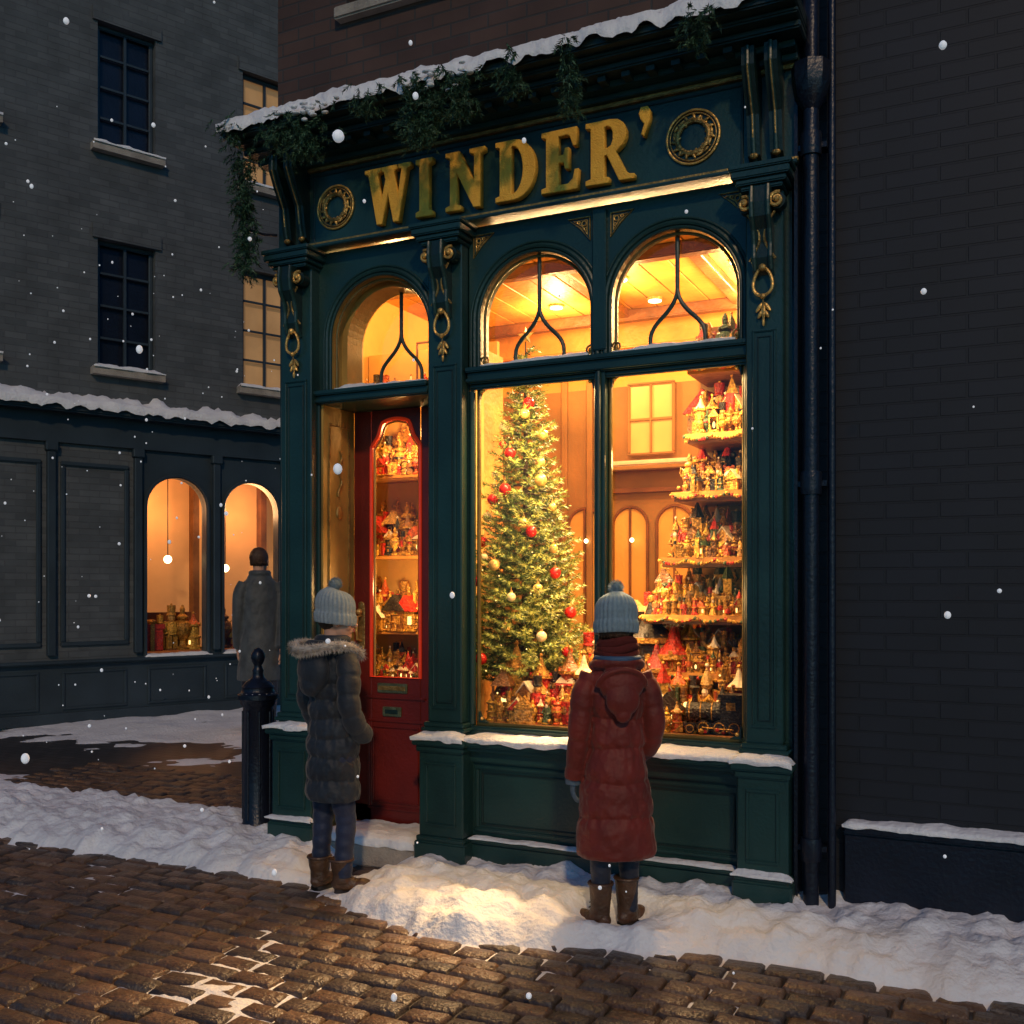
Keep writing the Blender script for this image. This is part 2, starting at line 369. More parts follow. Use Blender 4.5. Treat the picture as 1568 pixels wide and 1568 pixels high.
for c in(-3.60,-.985):
    prof=[(-.035,3.43),(-.07,3.45),(-.085,3.52),(-.10,3.62),(-.16,3.72),(-.20,3.80),(-.20,3.88),(-.035,3.88)]
    T=Matrix(((0,1,0,0),(1,0,0,0),(0,0,1,0),(0,0,0,1)))
    for sg in(-1,1):
        mb.prism(prof[::-1],c+sg*.05-.028,c+sg*.05+.028,GD,T)
        mb.tube([(c+sg*.05,y-.004,z) for (y,z) in prof[:-1]],.010,G,8,up=(1,0,0))
        mb.tube([(c+sg*.05,y-.010,z) for (y,z) in prof[2:6]],.005,GB,8,up=(1,0,0))
        mb.ball((c+sg*.05,-.075,3.445),(.02,.014,.014),GB,10,6); mb.ball((c+sg*.05,-.18,3.80),.018,GB,10,6)
for (z0,z1,y) in((3.895,3.93,-.24),(3.93,3.955,-.30),(3.955,4.0,-.36)):
    mb.box(-3.74+(y)*.36,-.80,y,.0,z0,z1,GD,b=.008)
mb.box(-3.70,-.80,-.30,-.0,4.0,4.012,GD)
for k in range(24):
    x=-3.62+k*.119
    if abs(x+3.60)<.09 or x>-1.05: continue
    mb.box(x-.02,x+.02,-.21,-.15,3.868,3.893,GD)
mb.box(-3.775,-3.745,.02,4.2,0,3.95,GD)
facade=mb.obj('shopfront_joinery',shop,False)
mb=MB()
wall_grid(mb,-3.775,-.86,3.95,7.2,[(-3.3,-2.6,4.7,6.2),(-1.95,-1.25,4.7,6.2)],.0,.15,M['brickup'])
mb.quad((-3.775,0,3.95),(-3.775,0,7.2),(-3.775,4.2,7.2),(-3.775,4.2,3.95),M['brickup'])
mb.quad((-3.775,4.2,0),(-3.775,4.2,7.2),(-.86,4.2,7.2),(-.86,4.2,0),M['brickup'])
mb.quad((-3.775,0,7.2),(-.86,0,7.2),(-.86,4.2,7.2),(-3.775,4.2,7.2),M['snow'])
for a in(-3.3,-1.95):
    mb.box(a,a+.7,.12,.15,4.7,6.2,M['navy']); mb.box(a-.05,a+.75,-.06,.05,4.63,4.70,M['stone'],b=.01)
    frame(mb,a,a+.7,4.7,6.2,.12,.05,.03,G)
mb.obj('upper_storey',shop)
def letter(name,u0,u1,z0,z1,loops):
    cu=bpy.data.curves.new(name,'CURVE'); cu.dimensions='2D'; cu.fill_mode='BOTH'; cu.extrude=.016; cu.bevel_depth=.0045; cu.bevel_resolution=1
    for lp in loops:
        sp=cu.splines.new('POLY'); sp.points.add(len(lp)-1); sp.use_cyclic_u=True
        for i,(x,z) in enumerate(lp): sp.points[i].co=(x*(u1-u0),z*(z1-z0),0,1)
    o=bpy.data.objects.new(name,cu); COL.objects.link(o); o.parent=shop; o.location=(u0,-.058,z0); o.rotation_euler=(math.pi/2,0,0)
    cu.materials.append(M['letter'])
def arcp(cx,cz,rx,rz,a0,a1,n=14): return [(cx+rx*math.cos(math.radians(a0+(a1-a0)*k/n)),cz+rz*math.sin(math.radians(a0+(a1-a0)*k/n))) for k in range(n+1)]
LW=[(0,1),(.33,1),(.33,.95),(.26,.93),(.36,.34),(.47,.78),(.43,.93),(.38,.95),(.38,1),(.70,1),(.70,.95),(.63,.93),(.73,.34),(.83,.93),(.76,.95),(.76,1),(1,1),(1,.95),(.92,.92),(.74,0),(.64,0),(.51,.6),(.37,0),(.27,0),(.08,.93),(0,.95)]
LI=[(0,0),(1,0),(1,.06),(.76,.09),(.76,.91),(1,.94),(1,1),(0,1),(0,.94),(.24,.91),(.24,.09),(0,.06)]
LN=[(0,1),(.34,1),(.76,.38),(.76,.92),(.64,.95),(.64,1),(1,1),(1,.95),(.89,.92),(.89,0),(.74,0),(.26,.70),(.26,.08),(.38,.05),(.38,0),(0,0),(0,.05),(.12,.08),(.12,.92),(0,.95)]
LD=[[(0,0),(0,.06),(.11,.08),(.11,.92),(0,.94),(0,1),(.42,1)]+arcp(.45,.5,.55,.5,88,-88)+[(.42,0)],[(.38,.08),(.38,.92)]+arcp(.42,.5,.29,.42,85,-85)]
LE=[(0,0),(0,.06),(.13,.08),(.13,.92),(0,.94),(0,1),(.95,1),(.95,.72),(.88,.72),(.80,.88),(.70,.92),(.44,.92),(.44,.56),(.62,.58),(.66,.68),(.73,.68),(.73,.36),(.66,.36),(.62,.47),(.44,.48),(.44,.08),(.74,.08),(.88,.16),(.93,.30),(1,.30),(.97,0)]
LR=[[(0,0),(0,.06),(.11,.08),(.11,.92),(0,.94),(0,1),(.5,1),(.66,.98),(.77,.91),(.83,.80),(.83,.69),(.77,.58),(.66,.51),(.60,.49),(.83,.11),(.91,.06),(1,.05),(1,0),(.71,0),(.45,.45),(.37,.45),(.37,.08),(.47,.06),(.47,0)],[(.37,.54),(.37,.92),(.46,.92),(.54,.88),(.58,.80),(.58,.68),(.54,.58),(.46,.54)]]
LA=[(.2,1),(.75,1),(1,.85),(.95,.55),(.45,0),(.25,.05),(.55,.42),(.2,.58),(0,.8)]
for nm,a,b,lp in(('W',-3.125,-2.845,[LW]),('I',-2.805,-2.712,[LI]),('N',-2.625,-2.405,[LN]),('D',-2.335,-2.120,LD),('E',-2.080,-1.890,[LE]),('R',-1.845,-1.605,LR)):
    letter('sign_letter_'+nm,a,b,3.450,3.745,lp)
letter('sign_apostrophe',-1.575,-1.525,3.64,3.77,[LA])
mb=MB()
for (cu,cz,r) in((-3.345,3.60,.118),(-1.325,3.60,.125)):
    for (k,rad,m) in((1.0,.006,GO),(.88,.004,GB)):
        mb.tube([(cu+r*k*math.cos(a),-.042,cz+r*k*math.sin(a)) for a in [j*math.tau/40 for j in range(40)]],rad,m,8,closed=True,up=(0,1,0))
    for j in range(46):
        a=j*math.tau/46; ro=r*(.66+.09*math.sin(j*2.4))
        mb.ball((0,0,0),(.016,.006,.007),GO if j%2 else GB,8,6,Matrix.Translation((cu+ro*math.cos(a),-.045,cz+ro*math.sin(a)))@Matrix.Rotation(-a+1.2*(j%3-1)+1.57,4,'Y'))
    mb.tube([(cu+r*.60*math.cos(a),-.042,cz+r*.60*math.sin(a)) for a in [j*math.tau/40 for j in range(40)]],.012,GB,8,closed=True,up=(0,1,0))
mb.obj('wreath_medallions',shop,True)
mb=MB()
mb.quad((-2.51,.060,.77),(-1.81,.060,.77),(-1.81,.060,2.56),(-2.51,.060,2.56),M['glass'])
mb.quad((-1.79,.060,.77),(-1.09,.060,.77),(-1.09,.060,2.56),(-1.79,.060,2.56),M['glass'])
arch_glass(mb,-3.085,.285,2.885,2.60,.25,M['glass']);arch_glass(mb,-2.155,.315,2.885,2.62,.08,M['glass']);arch_glass(mb,-1.430,.32,2.885,2.62,.08,M['glass'])
mb.obj('window_panes',shop)
snow_strip('sill_snow',-2.53,-1.07,-.135,-.0,.725,.045,shop,1,droop=.03)
for i,(a,b) in enumerate(((-3.75,-3.43),(-2.79,-2.48),(-1.127,-.85))):
    snow_strip('pedestal_snow_%d'%i,a,b,-.162,-.08,.725,.05,shop,5+i,droop=.03)
snow_strip('plinth_snow',-1.125,-.85,-.145,-.115,.216,.05,shop,9,res=.008); snow_strip('plinth_snow_b',-3.75,-3.43,-.145,-.115,.216,.05,shop,12,res=.008)
snow_strip('riser_snow',-2.5,-1.12,-.066,-.03,.215,.018,shop,13,res=.01)
for i,(uc,r,y0,zb) in enumerate(((-3.085,.29,0.02,2.602),(-2.155,.30,.0,2.642),(-1.43,.30,.0,2.642))):
    snow_strip('arch_sill_snow_%d'%i,uc-r,uc+r,y0-.02,y0+(.075 if i else .2),zb,.045,shop,20+i,res=.012)
snow_strip('cornice_snow',-3.885,-.80,-.385,.0,3.998,.19,shop,33,droop=.09)
mb=MB(); mb.box(-3.44,-2.80,-.10,.32,0,.125,M['stone'],b=.012); mb.obj('door_step',shop)
snow_strip('step_snow',-3.43,-2.81,-.09,.26,.125,.055,shop,41,slope=.06,droop=.02)
# door
mb=MB(); RD=M['reddoor']; y=.30
mb.box(D_U0,-2.80,y,y+.04,.14,.24,RD)
gx0,gx1,gz0,gz1=-3.335,-3.005,.985,2.46
mb.box(D_U0,gx0,y,y+.045,.14,2.53,RD,b=.005); mb.box(gx1,-2.80,y,y+.045,.14,2.53,RD,b=.005)
mb.box(gx0,gx1,y,y+.045,.24,gz0,RD,b=.003)
def head_z(x):
    t=abs((x-(gx0+gx1)/2)/((gx1-gx0)/2))
    return 2.472-.022*(t/.6)**2 - .075*sm(.52,.80,t) - .02*sm(.8,1.0,t)
xs=[gx0+(gx1-gx0)*k/30 for k in range(31)]
for k in range(30):
    a,b=xs[k],xs[k+1]; za,zb=head_z(a),head_z(b)
    mb.add([(a,y,za),(b,y,zb),(b,y,2.53),(a,y,2.53),(a,y+.04,za),(b,y+.04,zb)],[(0,1,2,3),(0,4,5,1)],RD)
outline=[(gx0,gz0)]+[(x,head_z(x)) for x in xs]+[(gx1,gz0)]
mb.tube([(x,y-.004,z) for x,z in outline],.010,M['redglow'],8,closed=True,up=(0,1,0))
mb.tube([(x+(.016 if x<-3.17 else -.016),y+.01,z-.012) for x,z in outline],.007,M['ochre'],8,closed=True,up=(0,1,0))
frame(mb,-3.36,-2.98,.22,.74,y,.014,.010,RD); frame(mb,-3.325,-3.015,.26,.70,y,.008,.010,RD)
mb.box(-3.37,-2.97,y-.012,y,.86,.875,RD,b=.003)
BR=mat('verdigris_brass',(.20,.22,.12),.4,.6,.4,20,.3,60)
mb.box(-3.29,-3.09,y-.012,y,.895,.95,BR,b=.004); mb.box(-3.28,-3.10,y-.016,y-.012,.91,.935,GB,b=.002)
mb.box(-3.255,-3.13,y-.012,y,.76,.815,BR,b=.004); mb.box(-3.235,-3.15,y-.015,y-.012,.775,.80,GD,b=.001)
mb.box(-3.425,-3.38,y-.008,y,1.15,1.40,GB,b=.004); mb.ball((-3.402,y-.008,1.40),(.022,.006,.02),GB,10,6); mb.ball((-3.402,y-.008,1.15),(.022,.006,.02),GB,10,6)
mb.tube([(-3.402,y-.01,1.34),(-3.402,y-.05,1.33),(-3.402,y-.055,1.25),(-3.402,y-.05,1.20),(-3.402,y-.01,1.19)],.008,GO,8,up=(1,0,0)); mb.ball((-3.402,y-.03,1.36),.018,GO)
mb.box(-3.471,D_U0+.002,.0,.30,.125,2.525,M['ochre'])
for (a,b) in((.25,1.1),(1.2,2.42)):
    x=D_U0+.002
    mb.box(x,x+.008,.05,.06,a,b,GB); mb.box(x,x+.008,.24,.25,a,b,GB); mb.box(x,x+.009,.05,.25,b,b+.012,GB); mb.box(x,x+.009,.05,.25,a-.012,a,GB)
P=[(D_U0+.010,.15+.018*math.sin(k*.9),2.28-.02*k) for k in range(14)]; mb.tube(P,.006,GB,6,up=(1,0,0)); mb.ball((D_U0+.006,.15,1.93),(.012,.03,.04),GB)
mb.quad((gx0,y+.02,gz0),(gx1,y+.02,gz0),(gx1,y+.02,2.47),(gx0,y+.02,2.47),M['glass'])
mb.box(-2.80,-2.76,.076,.36,.0,2.53,G)
mb.obj('red_door',shop)
# ---- interior
mb=MB(); W=M['wood'];PL=M['plaster'];WD=M['woodd'];PD=M['plasterd']
YB=2.3; X0,X1=-3.74,-.90; CZ=3.42
mb.box(X0,X1,.30,YB,.10,.125,WD)
mb.quad((X0,.30,.12),(X0,YB,.12),(X0,YB,CZ),(X0,.30,CZ),PL)
mb.quad((X1,.10,.12),(X1,YB,.12),(X1,YB,CZ),(X1,.10,CZ),PL)
mb.box(X0,X1,YB,YB+.05,.12,2.95,PD); mb.box(X0,X1,YB,YB+.05,2.95,CZ,PL)
mb.box(X0,X1,.10,YB,CZ,CZ+.04,W)
for k in range(17):
    x=X0+k*.178; mb.box(x,x+.17,.1,YB,CZ-.014,CZ-.001,W,b=.003)
for yy in(.75,1.95): mb.box(X0,X1,yy,yy+.07,CZ-.09,CZ-.016,WD,b=.008)
mb.box(-1.62,-1.54,.82,1.95,CZ-.07,CZ-.016,WD,b=.006); mb.box(-2.42,-2.34,.82,1.95,CZ-.07,CZ-.016,WD,b=.006)
mb.box(X0,X1,YB-.05,YB-.001,CZ-.20,CZ-.016,W,b=.01)
for x in(-3.2,-2.98,-2.78,-2.70,-2.64,-1.93,-1.86,-1.3): mb.box(x,x+.045,YB-.035,YB,.12,CZ-.2,PD,b=.006)
mb.box(-2.60,-1.93,YB-.14,YB,2.33,2.36,PD,b=.006); mb.box(-2.60,-1.93,YB-.13,YB,2.36,2.40,M['cream'],b=.012)  # ledge modelled to imitate the opposite building's ledge reflected in the glass
GL=mat('mirrored_pane_glow',(.7,.42,.14),.4,0,.2,3,0,emit=(1,.52,.13),es=.18)  # glowing pane imitates a window reflected in the shop glass
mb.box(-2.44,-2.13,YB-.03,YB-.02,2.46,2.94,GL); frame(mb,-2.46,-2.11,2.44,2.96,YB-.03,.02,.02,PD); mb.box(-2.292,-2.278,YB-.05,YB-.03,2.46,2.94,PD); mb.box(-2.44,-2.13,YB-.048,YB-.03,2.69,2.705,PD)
for uc in(-2.80,-2.45,-2.12,-1.62):  # arches and glints shaped after the reflected arcade opposite
    P=arch_pts(uc,.13,1.95,1.0,16); mb.add([(x,YB-.006,z) for x,z in P],[tuple(range(len(P)))],PL); mb.tube([(x,YB-.012,z) for x,z in P],.012,WD,6,up=(0,1,0))
    mb.ball((uc+.03,YB-.06,1.84),.016,M['lamp'],10,8)
    mb.box(uc-.008,uc+.008,YB-.02,YB-.006,1.0,2.08,WD)
mb.box(-2.60,-1.93,YB-.05,YB,2.18,2.21,WD); mb.box(-2.60,-1.93,YB-.05,YB,.95,.99,PD)
mb.box(-2.53,-1.07,.085,1.0,.60,.795,WD)
mb.box(-2.52,-1.10,.55,1.0,.795,.93,WD)
mb.box(-2.79,-2.765,.37,.62,.2,CZ-.12,PL)
for z in(.93,1.235,1.70,2.19,2.62): mb.box(X0+.01,-2.80,.62,.86,z-.022,z,W,b=.004)
mb.box(X0+.01,-2.80,.86,.89,.2,3.0,PL); mb.box(-2.80,-2.77,.62,.88,.2,2.9,W)
for x in (-3.3,-3.12,-2.95): frame(mb,x-.07,x+.07,2.72,3.05,.86,.012,.012,WD)
mb.obj('shop_interior',shop)
mb=MB()
DL=[(-2.75,1.65),(-2.15,1.25),(-1.42,1.22),(-1.45,1.75),(-3.3,.5),(-2.1,1.78)]
for (x,yy) in DL:
    mb.cyl(x,yy,CZ-.028,CZ-.014,.055,GB,20); mb.cyl(x,yy,CZ-.034,CZ-.029,.043,M['lamp'],20)
mb.obj('ceiling_downlights',shop)
WARM=(1,.58,.20)
for i,(x,yy) in enumerate(DL[:5]): light('downlight_%d'%i,'POINT',(x,yy,CZ-.20),40 if i<4 else 24,WARM,.06,shop)
light('display_fill','AREA',(-1.80,.13,2.53),32,(1,.66,.27),1.35,shop,(math.radians(14),0,0),.05)  # added area light brightening tree and display; no fixture built
light('window_spill_fill','AREA',(-1.80,.16,3.36),34,(1,.62,.28),1.35,shop,(math.radians(-20),0,0),.06)  # added area light tilted outwards to spill through the window
for i,(x,tx) in enumerate(((-2.02,-2.60),(-1.82,-2.10),(-1.62,-1.35))):
    light('snow_spill_spot_%d'%i,'SPOT',(x,1.55,CZ-.12),400,(1,.62,.29),.16,shop,target=(tx,-.85,0),cone=82)  # added spots without fixtures, aimed out to light the snow bank
light('door_cabinet_light','POINT',(-3.2,.5,2.42),16,WARM,.04,shop)
light('door_cabinet_light_b','POINT',(-3.2,.48,1.5),9,WARM,.04,shop)
light('shelf_light','POINT',(-1.74,.20,2.15),8,WARM,.05,shop)  # added point light to brighten the shelf toys; no lamp here
light('shelf_fill_b','POINT',(-1.76,.20,1.45),8,WARM,.05,shop)  # second added fill for the lower shelves
# ================================================================ toys
GI=[2,3,4,6,9,2,3,9,0,1,8,5,7,0,3,6,9,0]
def toy(mb,x,y,z,h,kind=None,ang=0):
    k=kind or random.choice(['house','tower','tower','lantern','nut','nut','gift','bear','church','fig','fig','urn','urn'])
    c1=TP[random.choice(GI)]; c2=TP[random.choice(GI)]; gold=TP[random.choice([2,3,9])]; s=h
    T=Matrix.Translation((x,y,z))@Matrix.Rotation(ang+U(-.4,.4),4,'Z')@Matrix.Scale(s,4)
    SN=M['toysnow']
    def bx(*a,m=c1,b=0): mb.box(*a,m,T,b)
    if k in('house','church'):
        w=.28 if k=='house' else .2
        bx(-w,w,-w*.8,w*.8,0,.5,m=c1); bx(-w-.04,w+.04,-w*.8-.04,w*.8+.04,0,.06,m=gold); bx(-w-.02,w+.02,-w*.8-.02,w*.8+.02,.44,.48,m=gold)
        mb.prism([(-w-.07,.48),(w+.07,.48),(0,.86)],-w*.8-.05,w*.8+.05,c2,T)
        if R()<.4: mb.prism([(-w-.05,.53),(-w-.07,.50),(0,.885),(w+.07,.50),(w+.05,.53),(0,.94)],-w*.8-.07,w*.8+.07,SN,T)
        for sx in(-.5,.5):
            bx(sx*w-.055,sx*w+.055,-w*.8-.012,-w*.8,.16,.36,m=M['bulb'] if R()<.25 else gold)
        bx(w*.4,w*.65,-.05,.07,.6,.95,m=c1)
        if k=='church':
            bx(-.09,.09,-w*.8-.1,-w*.8+.06,0,.8,m=c1); mb.lathe([(.14,.8),(.0,1.15)],c2,4,T@Matrix.Translation((0,-w*.8-.02,0))); mb.ball((0,-w*.8-.02,1.15),.03,gold,6,4,T)
    elif k=='urn':
        mb.lathe([(.16,0),(.17,.05),(.07,.10),(.06,.2),(.16,.34),(.20,.48),(.17,.60),(.09,.66),(.13,.70),(.13,.74),(.05,.80),(.06,.9),(.02,1.0)],c1 if R()<.4 else gold,12,T)
        mb.lathe([(.205,.45),(.205,.51)],c2,12,T)
        for sx in(-1,1): mb.tube([(sx*.16,0,.60),(sx*.25,0,.66),(sx*.27,0,.54),(sx*.19,0,.42)],.018,gold,6,T=T,up=(0,1,0))
    elif k=='tower':
        r=U(.13,.19)
        mb.lathe([(r*1.35,0),(r*1.35,.07),(r,.09),(r,.30),(r*1.2,.32),(r*1.2,.36),(r*.9,.38),(r*.85,.62),(r*1.15,.64),(r*1.15,.69),(r*.6,.71)],c1,10,T)
        mb.lathe([(r*1.1,.69),(r*.55,.78),(r*.35,.84),(0.01,1.0)],c2 if R()<.85 else SN,10,T); mb.ball((0,0,1.0),.035,gold,6,4,T)
        mb.lathe([(r*1.22,.325),(r*1.22,.355)],gold,10,T); mb.lathe([(r*1.18,.645),(r*1.18,.69)],gold,10,T)
        for a in range(6):
            Ta=T@Matrix.Rotation(a*1.047,4,'Z')
            mb.box(-.025,.025,-r-.008,-r+.02,.14,.25,M['bulb'] if R()<.15 else gold,Ta); mb.box(-.02,.02,-r*.88-.008,-r*.8,.44,.56,gold,Ta); mb.box(-.02,.02,-r*1.15,-r*1.0,.69,.73,c1,Ta)
    elif k=='lantern':
        bx(-.2,.2,-.2,.2,0,.08,m=c1); bx(-.16,.16,-.16,.16,.08,.12,m=gold)
        for a in(-1,1):
            for b in(-1,1): bx(a*.15-.02,a*.15+.02,b*.15-.02,b*.15+.02,.12,.62,m=c1)
        mb.ball((0,0,.33),(.06,.06,.13),M['bulb'],8,6,T)
        mb.lathe([(.27,.62),(.22,.68),(.08,.84),(.06,.9)],c1,4,T@Matrix.Rotation(.785,4,'Z'))
        if R()<.4: mb.lathe([(.25,.66),(.2,.72),(.07,.86)],SN,4,T@Matrix.Rotation(.785,4,'Z'))
        mb.tube([(.06*math.cos(a),0,.95+.06*math.sin(a)) for a in [j*.785 for j in range(8)]],.012,gold,5,closed=True,T=T)
    elif k=='nut':
        for sx in(-.07,.07): bx(sx-.05,sx+.05,-.06,.06,.04,.34,m=c2)
        bx(-.15,.15,-.1,.1,0,.04,m=TP[6]); mb.lathe([(.13,.34),(.15,.45),(.13,.62)],c1,10,T); mb.lathe([(.14,.44),(.14,.48)],gold,10,T)
        for sx in(-1,1): mb.tube([(sx*.14,0,.6),(sx*.19,-.02,.48),(sx*.15,-.06,.36)],.04,c1,6,T=T); mb.ball((sx*.14,0,.61),(.06,.05,.025),gold,6,4,T)
        mb.ball((0,0,.70),(.085,.085,.1),TP[4],8,6,T); mb.lathe([(.1,.76),(.1,.78),(.085,.8),(.095,.98)],TP[7] if R()<.4 else c2,10,T); mb.ball((0,0,1.0),.03,gold,6,4,T)
    elif k=='fig':
        mb.lathe([(.17,0),(.18,.05),(.12,.3),(.09,.52),(.05,.6)],c1,10,T); mb.ball((0,0,.68),.09,TP[4],8,6,T); mb.lathe([(.11,.7),(.08,.8),(.0,1.0)],c2,8,T); mb.ball((0,0,1.0),.035,SN,6,4,T)
        for sx in(-1,1): mb.tube([(sx*.09,0,.5),(sx*.16,-.05,.36),(sx*.06,-.13,.34)],.035,c1,6,T=T)
        mb.lathe([(.185,.03),(.18,.07)],gold,10,T); mb.ball((0,-.06,.58),(.06,.05,.07),SN,6,4,T)
    elif k in('gift','box'):
        hh=.55 if k=='gift' else .4
        bx(-.24,.24,-.2,.2,0,hh,m=c1,b=.02); bx(-.26,.26,-.22,.22,hh-.1,hh,m=c1); bx(-.04,.04,-.225,.225,0,hh+.006,m=gold); bx(-.265,.265,-.04,.04,0,hh+.006,m=gold)
        for a in range(4):
            mb.ball((0,0,0),(.1,.04,.05),gold,8,6,T@Matrix.Translation((.08*math.cos(a*1.57),.08*math.sin(a*1.57),hh+.04))@Matrix.Rotation(a*1.57,4,'Z'))
    elif k=='bear':
        mb.ball((0,0,.28),(.19,.16,.24),c1,10,8,T); mb.ball((0,-.02,.62),.16,c1,10,8,T)
        for sx in(-1,1):
            mb.ball((sx*.12,0,.76),.06,c1,8,6,T); mb.ball((sx*.19,-.08,.38),(.07,.08,.13),c1,8,6,T); mb.ball((sx*.12,-.14,.09),(.08,.14,.08),c1,8,6,T)
        mb.ball((0,-.15,.58),(.07,.06,.06),TP[4],8,6,T); mb.lathe([(.12,.42),(.14,.47),(.12,.5)],TP[0],8,T)
        if R()<.5: mb.lathe([(.12,.74),(.08,.85),(.0,1.0)],TP[0],8,T); mb.ball((0,0,1.0),.04,SN,6,4,T)
def train(mb,x,y,z,s,ang):
    T=Matrix.Translation((x,y,z))@Matrix.Rotation(ang,4,'Z')@Matrix.Scale(s,4); K=TP[7];Gd=TP[3]
    mb.box(-.55,.5,-.17,.17,.13,.2,K,T); RX=Matrix.Rotation(math.pi/2,4,'Y')
    mb.lathe([(.17,-.5),(.185,-.47),(.185,.1),(.17,.12)],K,16,T@Matrix.Translation((0,0,.38))@RX)
    for a in(-.45,-.25,-.05): mb.lathe([(.19,a),(.19,a+.02)],Gd,16,T@Matrix.Translation((0,0,.38))@RX)
    mb.box(.12,.5,-.2,.2,.2,.66,K,T); mb.box(.08,.54,-.24,.24,.66,.72,K,T); mb.box(.22,.38,-.205,-.2,.44,.58,Gd,T)
    mb.lathe([(.06,.5),(.05,.7),(.1,.82),(.08,.84)],K,12,T@Matrix.Translation((-.36,0,0))); mb.lathe([(.05,.5),(.06,.6),(.02,.66)],Gd,10,T@Matrix.Translation((-.1,0,0)))
    mb.ball((-.52,0,.5),.05,M['bulb'],8,6,T)
    for xx,r in((-.42,.1),(-.18,.13),(.1,.13),(.36,.13)):
        for sy in(-1,1):
            TT=T@Matrix.Translation((xx,sy*.19,r))@Matrix.Rotation(math.pi/2,4,'X')
            mb.lathe([(r,-.02),(r,.02)],K,16,TT); mb.lathe([(r*.75,-.03),(r*.75,.03)],Gd,16,TT); mb.lathe([(r*.6,-.032),(r*.6,.032)],K,12,TT)
    mb.prism([(-.72,.02),(-.55,.02),(-.55,.2)],-.17,.17,Gd,T); mb.tube([(-.2,-.225,.13),(.36,-.225,.1)],.014,Gd,6,T=T)
tsh=empty('toy_shelf_unit')
mb=MB()
SX=[(2.62,-1.47),(2.27,-1.47),(1.98,-1.54),(1.65,-1.60),(1.36,-1.70),(1.07,-1.66)]
for z,xl in SX:
    mb.box(xl,-1.09,.32,.72,z-.022,z,WD,b=.004); mb.box(xl,-1.09,.312,.32,z-.028,z+.003,M['wood'],b=.002); mb.box(xl+.01,-1.09,.325,.70,z-.045,z-.0225,WD,b=.004)
mb.box(-1.50,-1.09,.72,.74,.80,2.9,PD); mb.box(-1.085,-1.06,.30,.74,.8,2.85,W)
mb.obj('shelf_boards',tsh)
mb=MB()
random.seed(5)
for i,(z,xl) in enumerate(SX):
    hmax=[.34,.35,.29,.33,.30,.30][i]
    for row,yy in enumerate((.66,.57,.48,.41,.35)):
        x=xl+.03+.01*row
        while x<-1.11:
            h=hmax*U(.65,1.0)*(1,.96,.84,.64,.42)[row]
            toy(mb,x,yy+U(-.015,.015),z,h); x+=h*.25+U(.0,.010)
for i in range(300):
    z,xl=random.choice(SX); mb.ball((U(xl+.02,-1.11),U(.34,.6),z+U(.0,.03)),U(.006,.016),TP[random.choice([2,3,9,0,1])],8,6)
# trailing foil and berry swags along the shelf fronts
for z,xl in SX:
    x=xl
    while x<-1.10:
        mb.ball((x,.308,z-.012-.018*abs(math.sin((x-xl)*22))),U(.006,.011),TP[random.choice([0,2,3,5,9])],8,6); x+=.013
mb.obj('shelf_toys',tsh)
tv=empty('toy_village_display')
mb=MB()
random.seed(9)
for (yy,z,hm,hx,st) in((.150,.795,.12,.17,.42),(.225,.795,.18,.24,.38),(.32,.795,.24,.32,.36),(.42,.83,.28,.38,.34),(.54,.93,.28,.38,.34),(.66,.93,.30,.44,.34),(.80,1.0,.30,.44,.34)):
    x=-2.47
    while x<-1.12:
        if yy<.2 and -1.46<x<-1.10: x+=.05;continue
        if yy>.38 and x<-2.12: x+=.05; continue
        h=U(hm,hx)
        if yy>.4: h*=.72+.62*math.exp(-((x+1.75)/.30)**2)
        toy(mb,x,yy+U(-.02,.02),z,h); x+=h*st*.62+U(.004,.016)
for (x,yy,h) in((-2.10,.33,.38),(-1.93,.42,.48),(-1.84,.52,.60),(-2.40,.30,.40),(-2.0,.28,.36),(-1.70,.48,.64),(-1.56,.42,.52),(-1.63,.36,.42),(-2.25,.29,.34)): toy(mb,x,yy,.80,h,'tower')
toy(mb,-2.42,.185,.795,.30,'lantern');toy(mb,-2.06,.18,.795,.22,'gift');toy(mb,-1.88,.17,.795,.17,'house');toy(mb,-2.22,.18,.795,.25,'nut')
train(mb,-1.28,.185,.795,.27,.12)
for i in range(40): mb.ball((U(-2.48,-1.12),U(.12,.7),U(.82,1.12)),.005,M['bulb'],6,4)
for i in range(160): mb.ball((U(-2.48,-1.12),U(.11,.3),.80+U(0,.02)),U(.006,.016),TP[random.choice([2,3,9,0,1])],8,6)
mb.obj('miniature_village',tv)
cab=empty('toy_cabinet'); mb=MB(); random.seed(21)
for z,hm in((.93,.26),(1.235,.42),(1.70,.42),(2.19,.36),(2.62,.25)):
    for yy,k in((.80,1),(.73,.8),(.68,.62),(.64,.42)):
        x=-3.70
        while x<-2.84:
            h=hm*U(.65,1)*k; toy(mb,x,yy,z,h); x+=h*.28+U(.0,.012)
mb.obj('cabinet_toys',cab)
